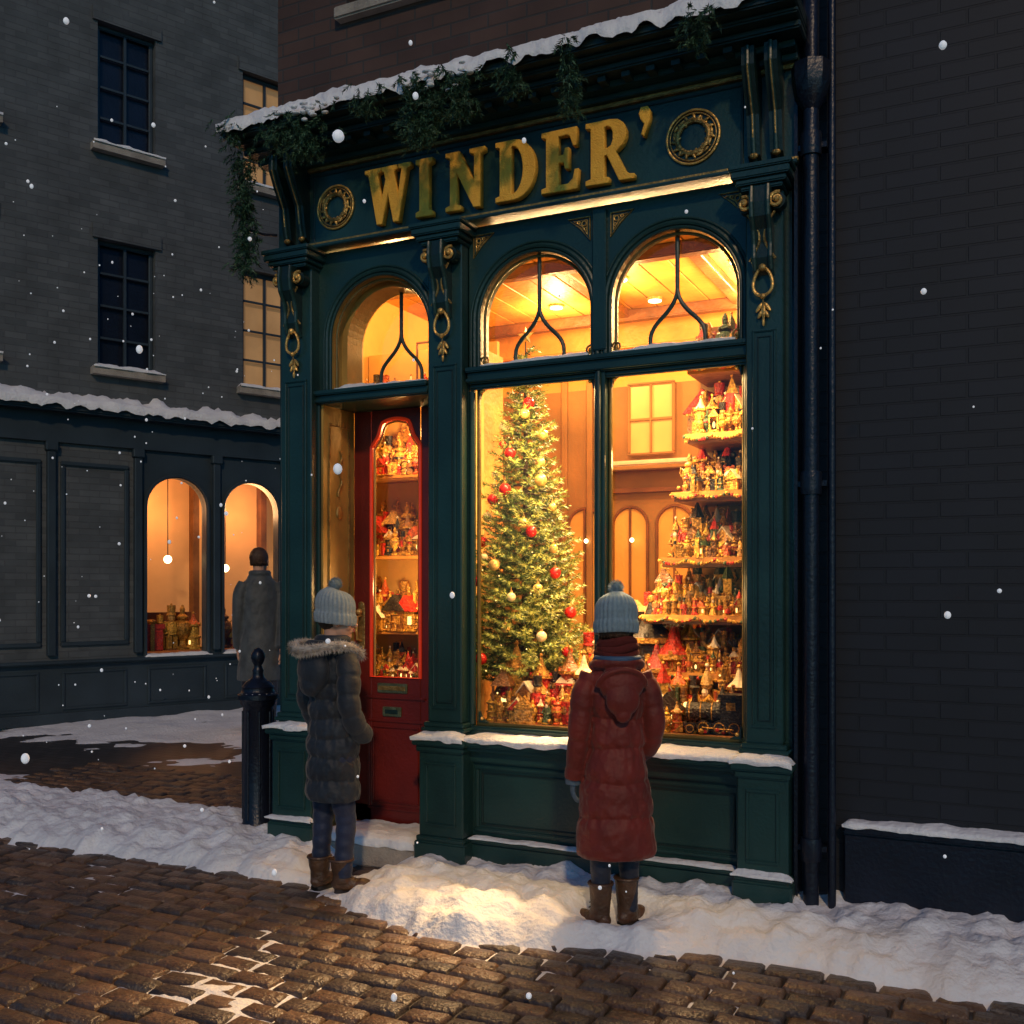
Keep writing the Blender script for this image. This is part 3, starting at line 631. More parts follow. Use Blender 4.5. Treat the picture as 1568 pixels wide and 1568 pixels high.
# ================================================================ christmas tree
random.seed(3)
def spray(mb,p,d,L,n,nl,w,m1,m2,pm=.3):
    d=d.normalized()
    a=d.orthogonal().normalized(); b=d.cross(a)
    v1=[];f1=[];v2=[];f2=[]
    for i in range(n):
        t=(i+R())/n; an=R()*math.tau; base=p+d*(L*t)
        side=(a*math.cos(an)+b*math.sin(an)); tip=base+(side*.75+d*.65).normalized()*nl*(1-.35*t)*U(.7,1.15)
        ww=side.cross(d)*w
        v,f=(v1,f1) if R()>pm else (v2,f2)
        o=len(v); v+= [base-ww,base+ww,tip]; f.append((o,o+1,o+2))
    if f1: mb.add(v1,f1,m1)
    if f2: mb.add(v2,f2,m2)
tree=empty('christmas_tree',(-2.44,.50,0))
mb=MB(); ZB,ZT=.98,2.88
def TR(z): 
    t=(ZT-z)/(ZT-ZB); return .030+.345*t**.95
nb=400
for i in range(nb):
    t=((i+.5)/nb)**.62; z=ZT-.03-(ZT-ZB-.03)*t; a=i*2.39996+U(-.2,.2); L=TR(z)*random.choice([.78,.9,1.0,1.16])
    out=Vector((math.cos(a),math.sin(a),0)); L=min(L,.40 if out.y>-.3 else .37)
    nseg=max(2,int(L/.045))
    for k in range(nseg):
        s=(k+.6)/nseg
        if s<.3 and L>.1: continue
        p=out*(L*s)+Vector((0,0,z-.10*L*s+.22*L*s*s))
        for sd in(-1,0,1):
            d=(out+Vector((-out.y,out.x,0))*sd*.8+Vector((0,0,U(0,.6))))
            spray(mb,p,d,.055,12,.036,.0038,M['needle'],M['needle2'],.15+.6*(s>.75))
    if i%3==0: mb.tube([(0,0,z),tuple(out*L*.85+Vector((0,0,z-.02)))],[.006,.002],M['bark'],4)
mb.lathe([(.035,.8),(.025,1.2),(.01,2.6),(.003,2.88)],M['bark'],8)
mb.lathe([(.12,.79),(.15,.82),(.13,.84),(.10,1.0)],TP[1],14)
mb.obj('fir_tree',tree)
mb=MB()
for i in range(34):
    t=(.10+.88*((i+.5)/34))**.8; z=ZT-(ZT-ZB)*t; a=math.pi*1.5+1.25*math.sin(i*2.4+.5)+U(-.1,.1); r=TR(z)*1.03
    x,yy=r*math.cos(a),r*math.sin(a); rad=U(.022,.034)
    m=[M['ballred'],M['ballgold'],M['ballpearl'],M['ballgold'],M['ballred']][i%5]
    mb.ball((x,yy,z-.03),rad,m,16,12); mb.lathe([(.008,-.004),(.008,.010)],GO,8,Matrix.Translation((x,yy,z-.03+rad))); mb.tube([(x,yy,z-.03+rad),(x,yy,z+rad)],.0012,GO,4)
for i in range(46):
    t=U(.03,1)**.7; z=ZT-(ZT-ZB)*t; a=U(math.pi,math.tau); r=TR(z)*1.0; mb.ball((r*math.cos(a),r*math.sin(a),z),.004,M['bulb'],6,4)
P=[]
for k in range(10):
    a=math.pi/2+k*math.pi/5; rr=.055 if k%2==0 else .022; P.append((rr*math.cos(a),ZT+.03+rr*math.sin(a)))
v=[(x,0,z) for x,z in P]+[(0,-.012,ZT+.03),(0,.012,ZT+.03)]
mb.add(v,[(k,(k+1)%10,10) for k in range(10)]+[((k+1)%10,k,11) for k in range(10)],M['ballgold'])
mb.obj('baubles_and_lights',tree,True)
# ================================================================ garlands
random.seed(8)
gar=empty('fir_garland'); mb=MB()
def clump(x,y,ztop,drop,wid,n):
    for i in range(n):
        t=R()**.8; p=Vector((x+random.gauss(0,wid*.42)*(1-.45*t),y+random.gauss(0,.035),ztop-drop*t))
        d=Vector((random.gauss(0,.45),-.2+random.gauss(0,.3),-1+U(0,.7)))
        spray(mb,p,d,.07,20,.034,.0034,M['garland'],M['garland2'],.38)
clump(-3.30,-.40,3.99,.24,.24,130); clump(-3.45,-.40,3.98,.14,.14,40)
clump(-2.56,-.41,4.02,.34,.24,190); clump(-2.35,-.41,4.0,.24,.14,90); clump(-2.08,-.41,4.0,.18,.08,50); clump(-1.79,-.41,4.0,.34,.05,70)
clump(-3.80,-.26,3.93,.34,.09,130); clump(-3.80,-.24,3.66,.42,.075,150); clump(-1.2,-.41,4.0,.16,.10,50); clump(-2.9,-.41,4.0,.10,.12,40)
clump(-3.80,-.35,4.08,.14,.10,50)
mb.obj('fir_sprigs',gar)
mb=MB(); 
for i in range(46):
    cx=random.choice([-3.30,-3.28,-3.35,-2.56,-2.5,-2.35,-3.80]); x=cx+random.gauss(0,.07)
    mb.ball((x,-.425 if cx>-3.7 else -.33,4.0-abs(random.gauss(0,.06))),(U(.012,.028),U(.01,.02),U(.006,.012)),M['snow'],8,6)
mb.obj('garland_snow',gar,True)
mb=MB(); mb.tube([(-3.74,-.05,3.50),(-3.80,-.1,3.50),(-3.86,-.14,3.52)],.008,M['navy'],6); mb.obj('garland_hook',gar)
# ================================================================ neighbour right
nb_=empty('terraced_house'); mb=MB()
HO=[(1.6,2.4,1.05,2.65),(-.42,.16,4.9,6.2),(1.6,2.4,4.9,6.2)]
wall_grid(mb,-.86,6,0,7.2,HO,.05,.12,M['bricknavy'],M['bricknavy'])
mb.box(-.66,6,.0,.05,0,.42,M['navy'],b=.01); mb.box(-.66,6,-.02,.05,.42,.46,M['navy'],b=.01)
mb.box(-.86,-.845,-.06,.2,0,4.0,M['navy'])
CURT=mat('drawn_curtain',(.10,.07,.05),.9,0,.4,3,.4,14)
for (a,b,c,d) in HO:
    mb.box(a,b,.20,.22,c,d,CURT); frame(mb,a,b,c,d,.16,.05,.03,M['navy']); mb.box(a-.05,b+.05,-.05,.08,c-.06,c,M['stone'],b=.01); mb.box(a-.06,b+.06,.02,.055,d,d+.16,M['navy'],b=.01)
    mb.box((a+b)/2-.012,(a+b)/2+.012,.13,.16,c+.05,d-.05,M['navy']); mb.box(a+.05,b-.05,.12,.16,(c+d)/2-.02,(c+d)/2+.02,M['navy']); mb.quad((a,.165,c),(b,.165,c),(b,.165,d),(a,.165,d),M['glass'])
mb.box(-.66,6,-.04,.05,4.2,4.34,M['navy'],b=.01)
mb.lathe([(.034,0.05),(.034,3.62)],M['navy'],16,Matrix.Translation((-.785,-.07,0)))
for z in(.35,1.96,3.45): mb.lathe([(.044,z-.05),(.046,z-.03),(.046,z+.03),(.044,z+.05)],M['navy'],16,Matrix.Translation((-.785,-.07,0))); mb.box(-.85,-.72,-.055,.02,z-.012,z+.012,M['navy'])
mb.lathe([(.036,3.6),(.07,3.66),(.085,3.74),(.085,3.80)],M['navy'],8,Matrix.Translation((-.785,-.07,0)))
mb.tube([(-.785,-.07,3.8),(-.785,-.06,4.1),(-.785,.0,4.3),(-.785,.0,7)],.034,M['navy'],12)
mb.tube([(-.70,-.045,0),(-.70,-.045,7)],.018,M['navy'],10)
mb.quad((-.86,.05,7.2),(6,.05,7.2),(6,5,7.2),(-.86,5,7.2),M['snow']); mb.quad((6,.05,0),(6,5,0),(6,5,7.2),(6,.05,7.2),M['bricknavy'])
mb.obj('house_front',nb_,True)
snow_strip('plinth_ledge_snow',-.66,3,-.03,.045,.46,.035,nb_,64,res=.02,droop=.02)
# ================================================================ far building
ANG=math.radians(65.9)
far=empty('brick_shop_terrace',(-8.526,5.278,0),ANG)
FG=mat('far_shopfront_paint',(.028,.044,.058),.5,0,.3,2,.1,30)
WARMW=mat('far_glowing_plaster',(.72,.40,.17),.8,0,.45,.9,.1,10,emit=(1,.38,.11),es=.20)  # room light put into the plaster as emission
CUR=mat('far_glowing_curtain',(.5,.32,.15),.8,0,.35,2.5,.1,10,emit=(1,.50,.20),es=.13)  # emission stands in for room light behind the curtain
mb=MB(); mi=MB(); mg=MB()
for i in range(-8,7):
    x0=.09-.475+i*.95; uc=x0+.475
    if i in(-2,-3,-5,-6):
        mb.quad((x0,0,.7),(x0+.95,0,.7),(x0+.95,0,3.1),(x0,0,3.1),M['brickhazy'])
        frame(mb,x0+.10,x0+.85,.85,2.9,0,.05,.03,FG)
    else:
        arch_bay(mb,x0,x0+.95,.70,3.1,uc,.36,2.44,0,.14,FG,FG)
        mb.tube([(x,-.015,z) for x,z in arch_pts(uc,.385,2.44,.7,16)],.022,FG,6,up=(0,1,0))
        arch_glass(mg,uc,.365,2.44,.7,.1,M['glass'])
        snow_strip('window_snow_%d'%i,x0+.07,x0+.88,-.07,.10,.70,.05,far,70+i,res=.05)
    mb.box(x0-.045,x0+.045,-.06,0,.75,3.0,FG,b=.01); mb.box(x0-.065,x0+.065,-.08,0,3.0,3.1,FG,b=.01)
    frame(mb,x0+.12,x0+.83,.15,.58,0,.03,.02,FG)
    mi.box(x0+.1,x0+.85,.5,.54,.75,1.0+.2*(i%2),M['woodd'])
    for k in range(6):
        xx=x0+.14+k*.14; toy(mi,xx,.4,.74,U(.25,.6))
    mi.box(x0+.12,x0+.2,.95,1.09,.7,3.1,M['woodd'])
    mi.ball((uc+.1*(i%3-1),.55,1.75+.1*(i%2)),.05,M['lamp'],10,8); mi.tube([(uc+.1*(i%3-1),.55,1.8),(uc+.1*(i%3-1),.55,3.0)],.006,M['navy'],5)
mb.box(-8,6.4,0,.12,0,.70,FG); mb.box(-8,6.4,-.08,.0,.66,.70,FG,b=.01); mb.box(-8,6.4,-.05,0,0,.12,FG)
mb.box(-8,6.4,-.05,0,3.1,3.42,FG); mb.box(-8,6.4,-.22,.0,3.42,3.50,FG,b=.02)
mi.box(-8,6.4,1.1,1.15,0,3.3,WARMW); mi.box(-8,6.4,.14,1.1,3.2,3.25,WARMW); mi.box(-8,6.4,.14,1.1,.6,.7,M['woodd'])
H=[]
for i in range(-4,4):
    for (z0,z1) in((3.98,5.45),(6.5,7.9)):
        xc=.30+i*1.75; H.append((xc-.33,xc+.33,z0,z1))
wall_grid(mb,-8,6.4,3.50,9.6,H,0,.12,M['brickhazy'],M['brickhazy'])
for n,(a,b,c,d) in enumerate(H):
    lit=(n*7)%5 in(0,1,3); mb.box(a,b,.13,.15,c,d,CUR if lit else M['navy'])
    frame(mb,a,b,c,d,.10,.05,.03,FG); mb.box((a+b)/2-.015,(a+b)/2+.015,.07,.10,c+.05,d-.05,FG)
    for q in(1,2,3): mb.box(a+.05,b-.05,.075,.10,c+(d-c)*q/4-.012,c+(d-c)*q/4+.012,FG)
    mb.box(a-.08,b+.08,-.10,0,c-.08,c,M['stone']); mb.box(a-.06,b+.06,-.03,0,d,d+.16,M['brickhazy'])
    snow_strip('sill_snow_%d'%n,a-.08,b+.08,-.11,.09,c,.09,far,90+n,res=.05)
mb.box(-8,6.4,-.2,0,9.4,9.6,FG)
mb.quad((-8,0,9.6),(6.4,0,9.6),(6.4,5,9.6),(-8,5,9.6),M['snow']); mb.quad((6.4,0,0),(6.4,5,0),(6.4,5,9.6),(6.4,0,9.6),M['brickhazy']); mb.quad((-8,0,0),(-8,0,9.6),(-8,5,9.6),(-8,5,0),M['brickhazy'])
mb.obj('terrace_front',far); mi.obj('terrace_interior',far); mg.obj('terrace_glass',far)
snow_strip('canopy_snow',-8,6.4,-.26,.0,3.50,.24,far,120,res=.05,droop=.1)
for xx in(-3.6,-1.0,.3): light('terrace_lamp','POINT',(xx,.6,2.5),24,(1,.5,.2),.08,far)
# ================================================================ bollard
mb=MB(); NV=M['navy']
mb.lathe([(.105,0),(.105,.05),(.098,.06),(.095,.12),(.088,.13),(.086,.80),(.10,.815),(.104,.84),(.118,.85),(.118,.875),(.10,.885),(.09,.905),(.094,.92),(.075,.945),(.05,.96),(.036,.975),(.030,1.0),(.034,1.015),(.026,1.03),(.022,1.045),(.034,1.065),(.041,1.09),(.038,1.115),(.025,1.135),(.012,1.145),(.0,1.15)],NV,28)
for a in range(8):
    an=a*math.tau/8; mb.tube([(.087*math.cos(an),.087*math.sin(an),.15),(.087*math.cos(an),.087*math.sin(an),.78)],.006,NV,6)
mb.ball((0,0,.875),(.112,.112,.022),M['snow'],16,8)
mb.obj('iron_bollard',None,True,loc=(-3.97,.06,0),angle=50)
# ================================================================ ground, setts, snow
m,nt,N,L,b=new_mat('street_ground'); tc=N.new('ShaderNodeTexCoord')
br=N.new('ShaderNodeTexBrick'); L.new(tc.outputs['Object'],br.inputs['Vector']); br.inputs['Scale'].default_value=1; br.inputs['Brick Width'].default_value=.2; br.inputs['Row Height'].default_value=.11; br.inputs['Mortar Size'].default_value=.01
br.inputs['Color1'].default_value=(.06,.055,.055,1); br.inputs['Color2'].default_value=(.035,.034,.038,1); br.inputs['Mortar'].default_value=(.015,.014,.016,1)
L.new(br.outputs['Color'],b.inputs['Base Color']); b.inputs['Roughness'].default_value=.4
bp=N.new('ShaderNodeBump'); bp.invert=True; bp.inputs['Distance'].default_value=.02; L.new(br.outputs['Fac'],bp.inputs['Height']); L.new(bp.outputs['Normal'],b.inputs['Normal'])
mb=MB(); mb.quad((-90,-90,-.02),(90,-90,-.02),(90,90,-.02),(-90,90,-.02),m); mb.obj('ground')
SET=[mat('sett_stone_%d'%i,c,.42,0,.45,9,.7,45) for i,c in enumerate([(.13,.078,.052),(.095,.066,.050),(.155,.095,.060),(.075,.058,.050)])]
mb=MB(); random.seed(4)
yy=-3.4; row=0
while yy<1.6:
    h=U(.098,.118); x=-7.2+U(0,.2)
    while x<(1.2 if yy<-.02 else -3.8):
        w=U(.15,.23); g=.006; z=U(-.006,.005); t1,t2=U(-.004,.004),U(-.004,.004); bb=.012
        x0,x1,y0,y1=x+g,x+w-g,yy+g+U(-.003,.003),yy+h-g
        v=[(x0,y0,-.03),(x1,y0,-.03),(x1,y1,-.03),(x0,y1,-.03),(x0,y0,z-.012+t1),(x1,y0,z-.012+t2),(x1,y1,z-.012+t2),(x0,y1,z-.012+t1),
           (x0+bb,y0+bb,z+t1),(x1-bb,y0+bb,z+t2),(x1-bb,y1-bb,z+t2),(x0+bb,y1-bb,z+t1)]
        mb.add(v,[(0,1,5,4),(1,2,6,5),(2,3,7,6),(3,0,4,7),(4,5,9,8),(5,6,10,9),(6,7,11,10),(7,4,8,11),(8,9,10,11)],random.choice(SET))
        x+=w
    yy+=h
mb.obj('cobblestone_pavement',None,True,angle=60)
def grid(name,x0,x1,y0,y1,res,fn):
    nx=int((x1-x0)/res); ny=int((y1-y0)/res); v=[];f=[]
    for j in range(ny+1):
        for i in range(nx+1):
            x=x0+i*res; y=y0+j*res; v.append((x,y,fn(x,y)))
    hide=-.03
    for j in range(ny):
        for i in range(nx):
            a=j*(nx+1)+i; q=(a,a+1,a+nx+2,a+nx+1)
            if max(v[k][2] for k in q)<hide: continue
            f.append(q)
    mb=MB(); mb.add(v,f,M['snow']); return mb.obj(name,None,True,angle=180)
FEET=[(-1.60,-.47),(-1.49,-.39),(-3.06,-.56),(-2.95,-.50)]
def lump(x,y,s):
    d,_=noise.voronoi(Vector((x*s,y*s,.3)))
    return max(0,.75-d[0])
def hsnow(x,y):
    edge=-.61-.31*math.exp(-((x+2.15)/.55)**2)+.10*fb(x*1.7,3.3)+.08*fb(x*6,1.3)
    if x<-2.8: edge+=.07*(1-sm(-3.3,-2.8,x))
    d=y-edge
    b=sm(-.05,.38,d)
    hh=-.045+.105*sm(-.08,.10,d)+.070*b
    if x<-3.85: hh*=1-.35*sm(.4,.9,y)
    mstep=math.exp(-((x+3.08)/.26)**2)
    hh-=mstep*(.085*sm(-.45,-.2,y)+.05*sm(-.7,-.45,y))
    k=sm(-.08,.1,d)
    hh+=.034*fb(x*3.2,y*3.2,1,3)+.030*fb(x*9,y*9,2,2)*k+.012*fb(x*28,y*28,5,2)+(.050*lump(x+.05*fb(y*8,x*8),y,6.5)+.030*lump(x,y+.3,13)-.028)*k
    if d<0: hh=max(hh,-.027+.055*fb(x*1.3+4,y*1.3,7,3)+.020*fb(x*9,y*9,2))
    for (fx,fy) in FEET:
        q=((x-fx)**2+(y-fy)**2)/.012
        if q<4: hh=hh*(1-math.exp(-q))
    return hh
grid('snow_bank',-6.6,1.3,-3.2,.30,.020,hsnow)
def hstreet(x,y):
    if x>-3.80: return -.05
    h=-.02+.06*fb(x*.9,y*.9,9,3)+.035*fb(x*3.5,y*3.5,4,3)+.014*fb(x*12,y*12,4,2)
    h+=.05*sm(1.8,3.6,y)-.02+.06*math.exp(-((y-.2)/.6)**2)*sm(-5.6,-4.4,x)
    return h
grid('street_snow',-14.5,-3.8,.301,11,.06,hstreet)
# ================================================================ people
def catmull(P,n=8):
    P=[Vector(p) for p in P]; out=[]
    for i in range(len(P)-1):
        p0=P[max(i-1,0)];p1=P[i];p2=P[i+1];p3=P[min(i+2,len(P)-1)]
        for k in range(n):
            t=k/n; out.append(.5*((2*p1)+(-p0+p2)*t+(2*p0-5*p1+4*p2-p3)*t*t+(-p0+3*p1-3*p2+p3)*t**3))
    out.append(P[-1]); return out
def interp(tab,z):
    if z<=tab[0][0]: return tab[0][1:]
    for a,b in zip(tab,tab[1:]):
        if z<=b[0]:
            t=(z-a[0])/(b[0]-a[0]); t=t*t*(3-2*t); return tuple(p+(q-p)*t for p,q in zip(a[1:],b[1:]))
    return tab[-1][1:]
def c_seed(s,z): return s*3+round(z*8)
def torso(mb,tab,creases,amp,m,seg=64,seed=0,step=.006):
    z=tab[0][0]; zt=tab[-1][0]; v=[];f=[];n=0
    while z<=zt+1e-6:
        rx,ry,cx,cy=interp(tab,z)
        for k in range(seg):
            a=math.tau*k/seg; 
            d=min([abs(z-(c+.006*math.sin(a*2+seed+c*20))) for c in creases]+[1])
            pf=amp*(1-math.exp(-(d/.016)**1.1))-amp
            wr=.011*fb(math.cos(a)*3+seed,math.sin(a)*3,z*10,2)+ .007*fb(math.cos(a)*9,math.sin(a)*9+seed,z*26,2)*(1 if d>.01 else .5)
            pu=.004*math.exp(-(d/.025)**2)*math.sin(a*17+c_seed(seed,z))
            e=pf+wr+pu
            v.append((cx+(rx+e)*math.cos(a),cy+(ry+e)*math.sin(a),z))
        n+=1; z+=step
    for i in range(n-1):
        for k in range(seg):
            k2=(k+1)%seg; f.append((i*seg+k,i*seg+k2,(i+1)*seg+k2,(i+1)*seg+k))
    f.append(tuple(range(seg-1,-1,-1))); f.append(tuple((n-1)*seg+k for k in range(seg)))
    mb.add(v,f,m)
def sleeve(mb,P,rad,m,spacing=.075,amp=.008,seed=0):
    Q=catmull(P,14); n=len(Q); L=[0]
    for i in range(1,n): L.append(L[-1]+(Q[i]-Q[i-1]).length)
    rr=[]
    for i in range(n):
        t=i/(n-1)*(len(rad)-1); k=min(int(t),len(rad)-2); r=rad[k]+(rad[k+1]-rad[k])*(t-k)
        if spacing:
            d=abs(((L[i]+seed)/spacing)%1-.5)*spacing
            r+=amp*(1-math.exp(-(d/.012)**1.2))-amp
        r+=.003*fb(L[i]*40,seed,0,2); rr.append(r)
    mb.tube([tuple(q) for q in Q],rr,m,22)
def remesh(o,vs,smooth_it=2):
    r=o.modifiers.new('weld_body','REMESH'); r.mode='VOXEL'; r.voxel_size=vs; r.use_smooth_shade=True
    if smooth_it:
        s=o.modifiers.new('soften','SMOOTH'); s.iterations=smooth_it; s.factor=.5
def fabric(name,col,rough=.62,quilt=.4,sheen=.15):
    return mat(name,col,rough,0,.4,7,quilt,22,sheen=sheen,spec=.4)
SKIN=mat('skin',(.62,.33,.22),.5,0,.12,8,.05,80)
HAIR=mat('brown_hair',(.07,.032,.014),.5,0,.4,40,.5,120)
def knit(name,c):
    m,nt,N,L,b=new_mat(name); tc=N.new('ShaderNodeTexCoord'); w=N.new('ShaderNodeTexWave'); w.bands_direction='Z'; w.inputs['Scale'].default_value=60; w.inputs['Distortion'].default_value=1.5; w.inputs['Detail Scale'].default_value=4
    n=N.new('ShaderNodeTexNoise'); n.inputs['Scale'].default_value=60; L.new(tc.outputs['Object'],w.inputs['Vector']); L.new(tc.outputs['Object'],n.inputs['Vector'])
    r=N.new('ShaderNodeValToRGB'); r.color_ramp.elements[0].color=(*[x*.6 for x in c],1); r.color_ramp.elements[1].color=(*c,1); L.new(n.outputs['Fac'],r.inputs['Fac']); L.new(r.outputs['Color'],b.inputs['Base Color'])
    b.inputs['Roughness'].default_value=.95
    bp=N.new('ShaderNodeBump'); bp.inputs['Strength'].default_value=.7; bp.inputs['Distance'].default_value=.005; L.new(w.outputs['Fac'],bp.inputs['Height']); L.new(bp.outputs['Normal'],b.inputs['Normal']); return m
EYEW=mat('eye_white',(.8,.8,.78),.2,0,.02,5,0); IRIS=mat('iris',(.03,.02,.012),.15,0,.1,5,0); LIP=mat('lips',(.5,.16,.13),.45,0,.1,5,0)
def head(par,loc,rot,s=1.0,hairlen=0,hat=None):
    hd=empty('head',loc,rot); hd.parent=par
    mb=MB()
    mb.ball((0,-.008,.018),(.073,.088,.090),SKIN,24,16); mb.ball((0,.018,-.035),(.056,.062,.068),SKIN,20,14); mb.ball((0,.052,-.082),(.024,.022,.018),SKIN,14,10)
    for sx in(-1,1):
        mb.ball((sx*.034,.052,-.030),(.024,.022,.024),SKIN,14,10); mb.ball((sx*.028,.068,.016),(.024,.012,.008),SKIN,12,8)
        mb.ball((sx*.072,-.005,-.008),(.009,.018,.028),SKIN,12,8)
    mb.tube([(0,.076,.005),(0,.088,-.010),(0,.097,-.026),(0,.082,-.036)],[.007,.008,.012,.007],SKIN,12)
    for sx in(-1,1): mb.ball((sx*.009,.086,-.030),(.007,.008,.006),SKIN,8,6)
    mb.ball((0,.075,-.052),(.022,.010,.012),SKIN,12,8)
    mb.tube([(0,-.02,-.04),(0,-.025,-.10),(0,-.03,-.15)],[.05,.046,.055],SKIN,18)
    o=mb.obj('face_and_neck',hd,True); remesh(o,.0045,3)
    mb=MB()
    for sx in(-1,1):
        mb.ball((sx*.029,.072,.000),(.0125,.0085,.008),EYEW,12,10); mb.ball((sx*.029,.0785,.000),(.0055,.003,.0058),IRIS,10,8)
        mb.tube([(sx*.015,.080,.019),(sx*.030,.080,.024),(sx*.044,.071,.020)],[.002,.003,.0015],HAIR,6); mb.tube([(sx*.017,.080,.006),(sx*.029,.0815,.010),(sx*.042,.074,.006)],.0018,HAIR,6)
    mb.tube([(-.018,.080,-.050),(0,.0875,-.048),(.018,.080,-.050)],[.002,.004,.002],LIP,8); mb.tube([(-.015,.080,-.055),(0,.086,-.057),(.015,.080,-.055)],[.002,.0045,.002],LIP,8)
    mb.obj('eyes_and_mouth',hd,True)
    mb=MB(); mb.ball((0,-.022,.028),(.080,.090,.090),HAIR,24,14)
    if hairlen:
        for i in range(90):
            a=U(math.pi*.95,math.pi*2.05); p=Vector((.070*math.cos(a),-.01+.080*math.sin(a),.01))
            mb.tube([p,p+Vector((U(-.004,.004),-.005,-hairlen*.5)),p+Vector((U(-.008,.008),.006-.0,-hairlen*U(.8,1.1)))],[.007,.006,.002],HAIR,5)
    mb.obj('hair',hd,True,angle=180)
    if hat:
        mb=MB(); seg=144
        prof=[(.084,-.014),(.098,-.017),(.104,.0),(.104,.030),(.099,.044),(.098,.054),(.099,.085),(.093,.115),(.076,.142),(.048,.160),(.016,.168),(.0,.168)]
        Q=catmull([(a,0,b_) for a,b_ in prof],5)
        v=[];f=[]
        for q in Q:
            for k in range(seg):
                a=math.tau*k/seg; rr=q.x*(1+.030*math.cos(28*a)*(1 if q.x>.03 else .3))
                v.append((rr*math.cos(a)*.97,-.012+rr*math.sin(a)*1.04,q.z+.012*math.sin(a)*-1))
        for i in range(len(Q)-1):
            for k in range(seg): k2=(k+1)%seg; f.append((i*seg+k,i*seg+k2,(i+1)*seg+k2,(i+1)*seg+k))
        mb.add(v,f,hat); mb.obj('knit_beanie',hd,True,angle=180)
        mb=MB(); c=Vector((0,-.012,.190)); mb.ball(c,.028,hat,12,8)
        for i in range(900):
            d=Vector((random.gauss(0,1),random.gauss(0,1),random.gauss(0,1))).normalized(); w=d.orthogonal().normalized()*.0028
            mb.add([c+d*.014-w,c+d*.014+w,c+d*U(.034,.044)],[(0,1,2)],hat)
        mb.obj('pompom',hd)
    hd.scale=(s,s,s); return hd
def boot(mb,ms,x,y,ang,ht,m,sole,r=.05):
    T=Matrix.Translation((x,y,0))@Matrix.Rotation(ang,4,'Z')
    mb.tube([(0,-.015,.055),(0,-.02,.10),(0,-.022,ht*.75),(0,-.022,ht)],[r*.95,r*.9,r,r*1.08],m,20,T=T)
    mb.ball((0,.0,.045),(.040,.075,.036),m,18,12,T); mb.ball((0,.075,.040),(.041,.055,.032),m,18,12,T); mb.ball((0,-.035,.045),(.036,.035,.035),m,16,10,T)
    ms.tube([(0,-.055,.010),(0,-.02,.010),(0,.04,.010),(0,.10,.010),(0,.122,.012)],[.030,.041,.043,.038,.020],sole,16,ry=.28,T=T,up=(0,0,1))
    ms.tube([(0,-.055,.012),(0,-.045,.012),(0,-.015,.012)],[.028,.037,.036],sole,14,ry=.5,T=T,up=(0,0,1))
    for k in range(5):
        z=.07+k*(ht-.09)/5; ms.tube([(-.022,.022+.008-(k*.004),z),(.022,.026-(k*.004),z+.010)],.003,sole,5,T=T)
    ms.tube([(r*1.08*math.cos(a),-.022+r*1.08*math.sin(a),ht) for a in [j*math.tau/20 for j in range(20)]],.007,m,8,closed=True,T=T)
def hand(par,loc,rotm,m,s=1.0,side=1):
    mb=MB(); T=Matrix.Translation(loc)@rotm@Matrix.Scale(s,4)
    mb.ball((0,0,-.04),(.014,.036,.045),m,16,12,T); mb.tube([(0,0,.02),(0,0,-.02)],[.024,.022],m,14,T=T)
    for j,(yy,L) in enumerate(((.027,.062),(.009,.072),(-.010,.066),(-.027,.052))):
        mb.tube([(0,yy,-.065),(.006*side,yy*1.05,-.065-L*.45),(.020*side,yy*1.05,-.065-L*.78),(.034*side,yy*1.02,-.065-L*.95)],[.0105,.0098,.009,.007],m,12,T=T)
    mb.tube([(0,.025,-.02),(.012*side,.046,-.045),(.020*side,.050,-.075),(.024*side,.046,-.092)],[.013,.0115,.010,.007],m,12,T=T)
    o=mb.obj('gloved_hand',par,True); remesh(o,.0035,1)
def furring(mb,P,rad,m,n,L):
    Q=catmull(P,10)
    mb.tube([tuple(q) for q in Q],rad*.7,m,12)
    for i in range(n):
        q=Q[int(R()*(len(Q)-1))]; d=Vector((random.gauss(0,1),random.gauss(0,1),random.gauss(0,1))).normalized()
        w=d.orthogonal().normalized()*.0022; p=q+d*rad*.4+Vector((U(-.008,.008),U(-.008,.008),0)); t=p+d*U(L*.6,L*1.2)+Vector((0,0,-.006))
        mb.add([p-w,p+w,t],[(0,1,2)],m)
LEATH=mat('brown_leather',(.10,.048,.024),.42,0,.45,14,.35,50); SOLE=mat('boot_sole',(.02,.015,.012),.7,0,.3,10,.3,50)
# ---- girl
random.seed(14)
girl=empty('girl_in_red_coat',(-1.560,-.44,0),math.radians(34))
RC=fabric('rust_red_quilted_nylon',(.165,.016,.008))
mb=MB()
torso(mb,[(.325,.172,.138,0,0),(.345,.180,.146,0,0),(.45,.174,.142,0,0),(.60,.158,.128,0,0),(.80,.128,.105,0,0),(.90,.120,.100,0,0),(1.02,.130,.102,0,-.004),(1.10,.128,.092,0,-.005),(1.155,.098,.08,0,-.008),(1.20,.062,.06,0,-.01)],[.50,.655,.80,.93],.014,RC,seed=1)
sleeve(mb,[(-.110,-.005,1.12),(-.148,-.01,1.03),(-.165,-.01,.90),(-.172,.01,.78),(-.182,.035,.66)],[.050,.054,.050,.046,.043],RC,.125,.006,.02)
sleeve(mb,[(.110,-.005,1.12),(.148,-.02,1.03),(.165,-.025,.90),(.158,.03,.80),(.125,.105,.74)],[.050,.054,.051,.048,.045],RC,.125,.006,.03)
mb.ball((0,-.100,1.085),(.100,.050,.085),RC,28,18); mb.ball((0,-.125,1.02),(.075,.040,.075),RC,20,12); mb.ball((0,-.135,.955),(.035,.022,.035),RC,16,10)
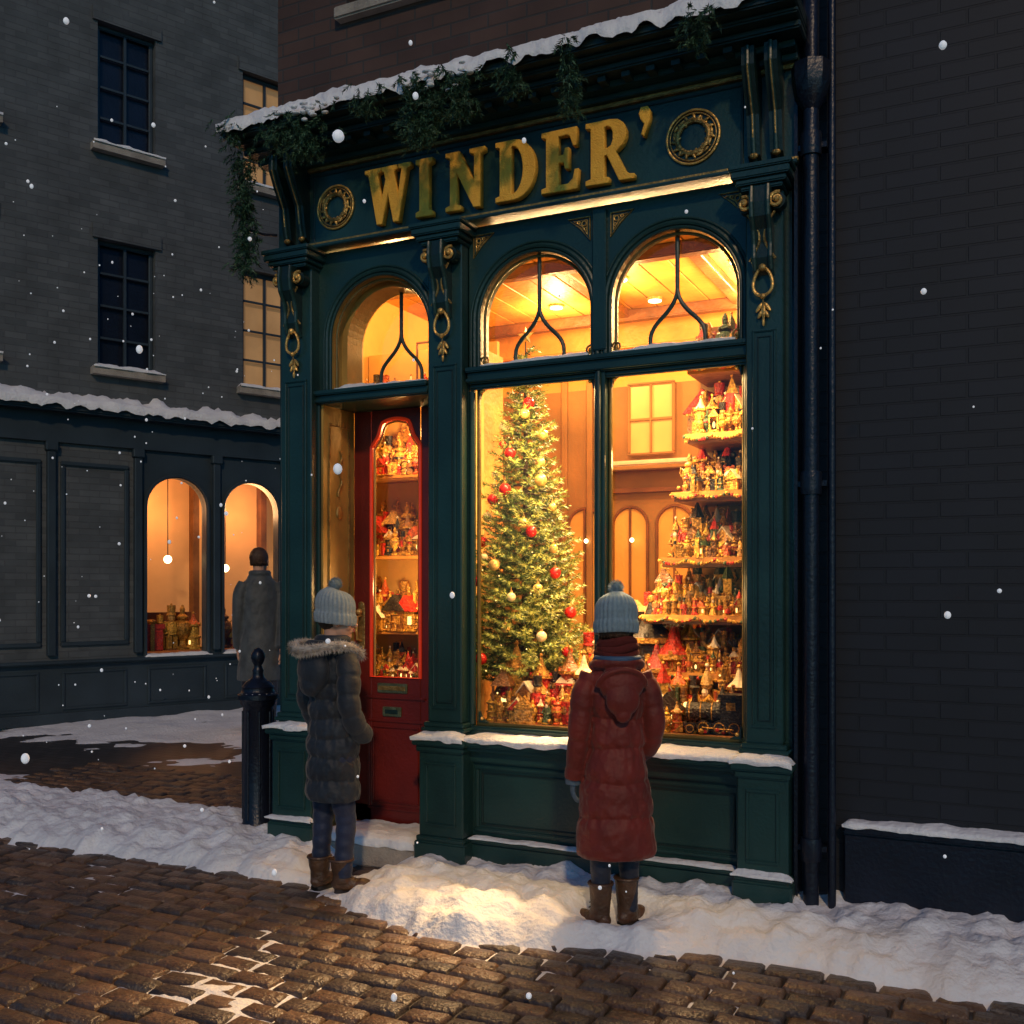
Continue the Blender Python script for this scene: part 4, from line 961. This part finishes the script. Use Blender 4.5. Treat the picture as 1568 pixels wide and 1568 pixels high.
mb.tube([(.10*math.cos(a),-.02+.090*math.sin(a),1.162-.016*math.sin(a)) for a in [j*math.tau/28 for j in range(28)]],.024,RC,12,closed=True)
mb.tube([(.105*math.cos(a),-.10+.045*math.sin(a),1.075+.075*math.sin(a)*-1) for a in [math.pi+j*math.pi/20 for j in range(21)]],.012,RC,8)
o=mb.obj('quilted_coat',girl,True); remesh(o,.0055,1)
mb=MB(); SC=knit('scarf_wool',(.15,.016,.011))
for k,(z,rr) in enumerate(((1.178,.084),(1.205,.080),(1.235,.074),(1.262,.068))):
    mb.tube([((rr+.006*math.sin(3*a+k))*math.cos(a),-.008+(rr+.004*math.cos(2*a+k))*math.sin(a),z+.010*math.sin(a*2+k*1.3)) for a in [j*math.tau/36 for j in range(36)]],.021,SC,12,closed=True)
mb.obj('wool_scarf',girl,True)
mb=MB(); HB=mat('hood_lining',(.04,.09,.17),.7,0,.3,9,.2,40)
mb.tube([(.094*math.cos(a),-.025+.094*math.sin(a),1.192) for a in [math.pi+j*math.pi/20 for j in range(21)]],.014,HB,10); mb.obj('blue_hood_lining',girl,True)
mb=MB(); LEG=fabric('dark_leggings',(.018,.022,.04))
for sx,fx,fy in((-1,-.068,.01),(1,.066,.035)):
    sleeve(mb,[(sx*.06,0,.62),(sx*.062,.0,.45),(fx,fy-.01,.33),(fx,fy-.015,.17),(fx,fy-.02,.07)],[.075,.062,.050,.040,.036],LEG,0)
mb.ball((0,0,.62),(.12,.09,.08),LEG); o=mb.obj('leggings',girl,True); remesh(o,.006,1)
mb=MB(); ms=MB(); boot(mb,ms,-.085,.005,.70,.205,LEATH,SOLE,.048); boot(mb,ms,.070,.035,-.85,.215,LEATH,SOLE,.048)
o=mb.obj('leather_boots',girl,True); remesh(o,.0045,1); ms.obj('boot_soles_and_laces',girl,True)
BK=knit('blue_grey_wool',(.33,.46,.54))
GLV=knit('glove_wool',(.15,.22,.30)); hand(girl,(-.184,.040,.655),Matrix.Rotation(.12,4,'X'),GLV,.82,1)
mb=MB(); mb.tube([(-.183,.036,.675),(-.184,.040,.635)],[.036,.034],GLV,16,up=(0,1,0)); mb.tube([(.12,.11,.738),(.09,.135,.72)],[.03,.028],GLV,12); mb.obj('glove_cuffs',girl,True)
head(girl,(0,.0,1.315),math.radians(-8),.97,.05,BK)
# ---- boy
boy=empty('boy_in_navy_coat',(-3.01,-.53,0),math.radians(-20))
NC=fabric('navy_quilted_nylon',(.016,.022,.032))
mb=MB()
torso(mb,[(.46,.150,.120,0,0),(.49,.157,.128,0,0),(.70,.150,.122,0,0),(.90,.142,.115,0,0),(1.05,.145,.112,0,-.004),(1.14,.135,.098,0,-.005),(1.20,.098,.08,0,-.008),(1.25,.07,.065,0,-.01)],[.56,.67,.77,.86,.95,1.04],.014,NC,seed=4)
for sx in(-1,1): sleeve(mb,[(sx*.12,-.005,1.165),(sx*.160,-.015,1.08),(sx*.178,-.03,.95),(sx*.17,.02,.83),(sx*.135,.10,.77)],[.055,.060,.057,.054,.050],NC,.09,.008,.03)
mb.ball((0,-.115,1.10),(.108,.060,.115),NC,28,18); mb.ball((0,-.13,1.03),(.07,.045,.06),NC,20,12)
mb.tube([(.105*math.cos(a),-.02+.09*math.sin(a),1.205-.012*math.sin(a)) for a in [j*math.tau/28 for j in range(28)]],.030,NC,12,closed=True)
o=mb.obj('quilted_parka',boy,True); remesh(o,.0055,1)
mb=MB(); FUR=mat('fur_trim',(.50,.44,.38),.95,0,.4,30,.2,60)
P=[(.10,.095,1.17),(.135,.03,1.205),(.150,-.06,1.225),(.115,-.145,1.215),(.04,-.185,1.20),(-.04,-.185,1.20),(-.115,-.145,1.215),(-.150,-.06,1.225),(-.135,.03,1.205),(-.10,.095,1.17)]
furring(mb,P,.028,FUR,4200,.028); mb.obj('fur_hood_trim',boy)
mb=MB(); DN=fabric('navy_denim',(.018,.026,.062))
for sx,fx,fy in((-1,-.070,-.01),(1,.068,.03)):
    sleeve(mb,[(sx*.065,0,.72),(sx*.068,.0,.52),(fx,fy,.36),(fx,fy-.01,.20),(fx,fy-.015,.08)],[.085,.066,.052,.047,.044],DN,.06,.004)
mb.ball((0,0,.7),(.13,.1,.09),DN); o=mb.obj('jeans',boy,True); remesh(o,.006,1)
mb=MB(); ms=MB(); boot(mb,ms,-.074,-.01,.15,.165,LEATH,SOLE,.052); boot(mb,ms,.070,.03,-.75,.165,LEATH,SOLE,.052)
o=mb.obj('leather_boots_b',boy,True); remesh(o,.0045,1); ms.obj('boot_soles_and_laces_b',boy,True)
BK2=knit('pale_grey_wool',(.42,.50,.54))
mb=MB()
for sx in(-1,1): mb.tube([(sx*.135,.10,.772),(sx*.108,.125,.755)],[.034,.028],NC,12)
mb.obj('pocket_cuffs',boy,True)
head(boy,(0.012,.02,1.338),math.radians(-38),.95,.03,BK2)
mb=MB(); mb.tube([(.066*math.cos(a),-.002+.066*math.sin(a),1.245) for a in [j*math.tau/28 for j in range(28)]],.024,NC,12,closed=True); mb.obj('parka_collar',boy,True)
# ---- man (walking away, head turned slightly)
man=empty('man_in_grey_coat',(-6.98,3.70,0),math.radians(48))
MC=fabric('grey_overcoat_wool',(.075,.085,.092))
mb=MB()
torso(mb,[(.52,.225,.20,.0,-.01),(.8,.20,.17,0,0),(1.08,.165,.14,0,0),(1.30,.185,.135,0,.01),(1.46,.175,.12,0,.015),(1.53,.12,.10,0,.015),(1.60,.075,.075,0,.02)],[],0,MC,seed=9,step=.02)
for sx,fw in((-1,.09),(1,-.08)): sleeve(mb,[(sx*.145,.01,1.47),(sx*.195,0,1.36),(sx*.21,-.02+fw*.3,1.15),(sx*.205,fw*.9,.98),(sx*.19,fw*1.9,.84)],[.07,.07,.06,.055,.05],MC,0)
mb.tube([(.085*math.cos(a),.015+.085*math.sin(a),1.575) for a in [j*math.tau/20 for j in range(20)]],.028,MC,10,closed=True)
o=mb.obj('overcoat',man,True); remesh(o,.012,2)
mb=MB()
for sx,fy in((-1,.20),(1,-.16)): sleeve(mb,[(sx*.09,0,.85),(sx*.09,fy*.6,.50),(sx*.085,fy*.7,.25),(sx*.08,fy,.09)],[.10,.075,.06,.05],LEG,0)
mb.ball((0,0,.85),(.16,.12,.12),LEG); o=mb.obj('trousers',man,True); remesh(o,.012,1)
mb=MB(); ms=MB(); boot(mb,ms,-.08,.21,0,.12,SOLE,SOLE,.052); boot(mb,ms,.08,-.15,0,.12,SOLE,SOLE,.052); mb.obj('shoes',man,True); ms.obj('shoe_soles',man,True)
hand(man,(-.19,.18,.81),Matrix.Rotation(.2,4,'X'),SKIN,1,1); hand(man,(.19,-.15,.81),Matrix.Rotation(-.2,4,'X'),SKIN,1,-1)
head(man,(0,.03,1.695),-.45,1.15,.05)
man.scale=(1.04,1.04,1.05)
# ================================================================ falling snow
random.seed(31)
FL=mat('glowing_snowflake',(.95,.96,1),.9,0,.02,5,0,emit=(.85,.92,1),es=.25)  # slight emission put into the flakes keeps them bright
mb=MB()
cam=Vector((0,-4.7,1.5))
for i in range(800):
    p=Vector((U(-9,.8),U(-3.9,5),U(.05,5.5)))
    if p.y>-.25 and p.x>-3.9: continue
    if (p-cam).length<1.9: continue
    r=random.choice([.0035,.0045,.006,.008,.011]); mb.ball(p,(r,r,r*U(1.0,1.35)),FL,8,6)
mb.obj('falling_snow',None,True)
# ================================================================ camera, world
cd=bpy.data.cameras.new('camera'); co=bpy.data.objects.new('camera',cd); COL.objects.link(co); co.location=(0,-4.7,1.5); co.rotation_euler=(math.pi/2,0,math.radians(25.9))
cd.lens=36; cd.sensor_width=36; cd.shift_y=116/1568; cd.clip_end=400; scene.camera=co
w=bpy.data.worlds.new('World'); scene.world=w; w.use_nodes=True; N=w.node_tree.nodes; L=w.node_tree.links
bg=N['Background']; sk=N.new('ShaderNodeTexSky'); sk.sky_type='NISHITA'; sk.sun_disc=False; sk.sun_elevation=math.radians(8); sk.sun_rotation=math.radians(150); sk.ozone_density=6; sk.dust_density=.3
mx=N.new('ShaderNodeMix'); mx.data_type='RGBA'; mx.blend_type='MULTIPLY'; mx.inputs['Factor'].default_value=1; mx.inputs['B'].default_value=(.50,1.0,1.02,1)
L.new(sk.outputs[0],mx.inputs['A']); L.new(mx.outputs['Result'],bg.inputs[0]); bg.inputs[1].default_value=.12
s=light('sun','SUN',(4,-8,6),1.0,(1,.68,.38)); s.data.angle=math.radians(3)
d=Vector((-.42,.74,-.52)); s.rotation_euler=d.to_track_quat('-Z','Y').to_euler()
scene.view_settings.view_transform='Standard'; scene.view_settings.look='None'; scene.view_settings.exposure=0
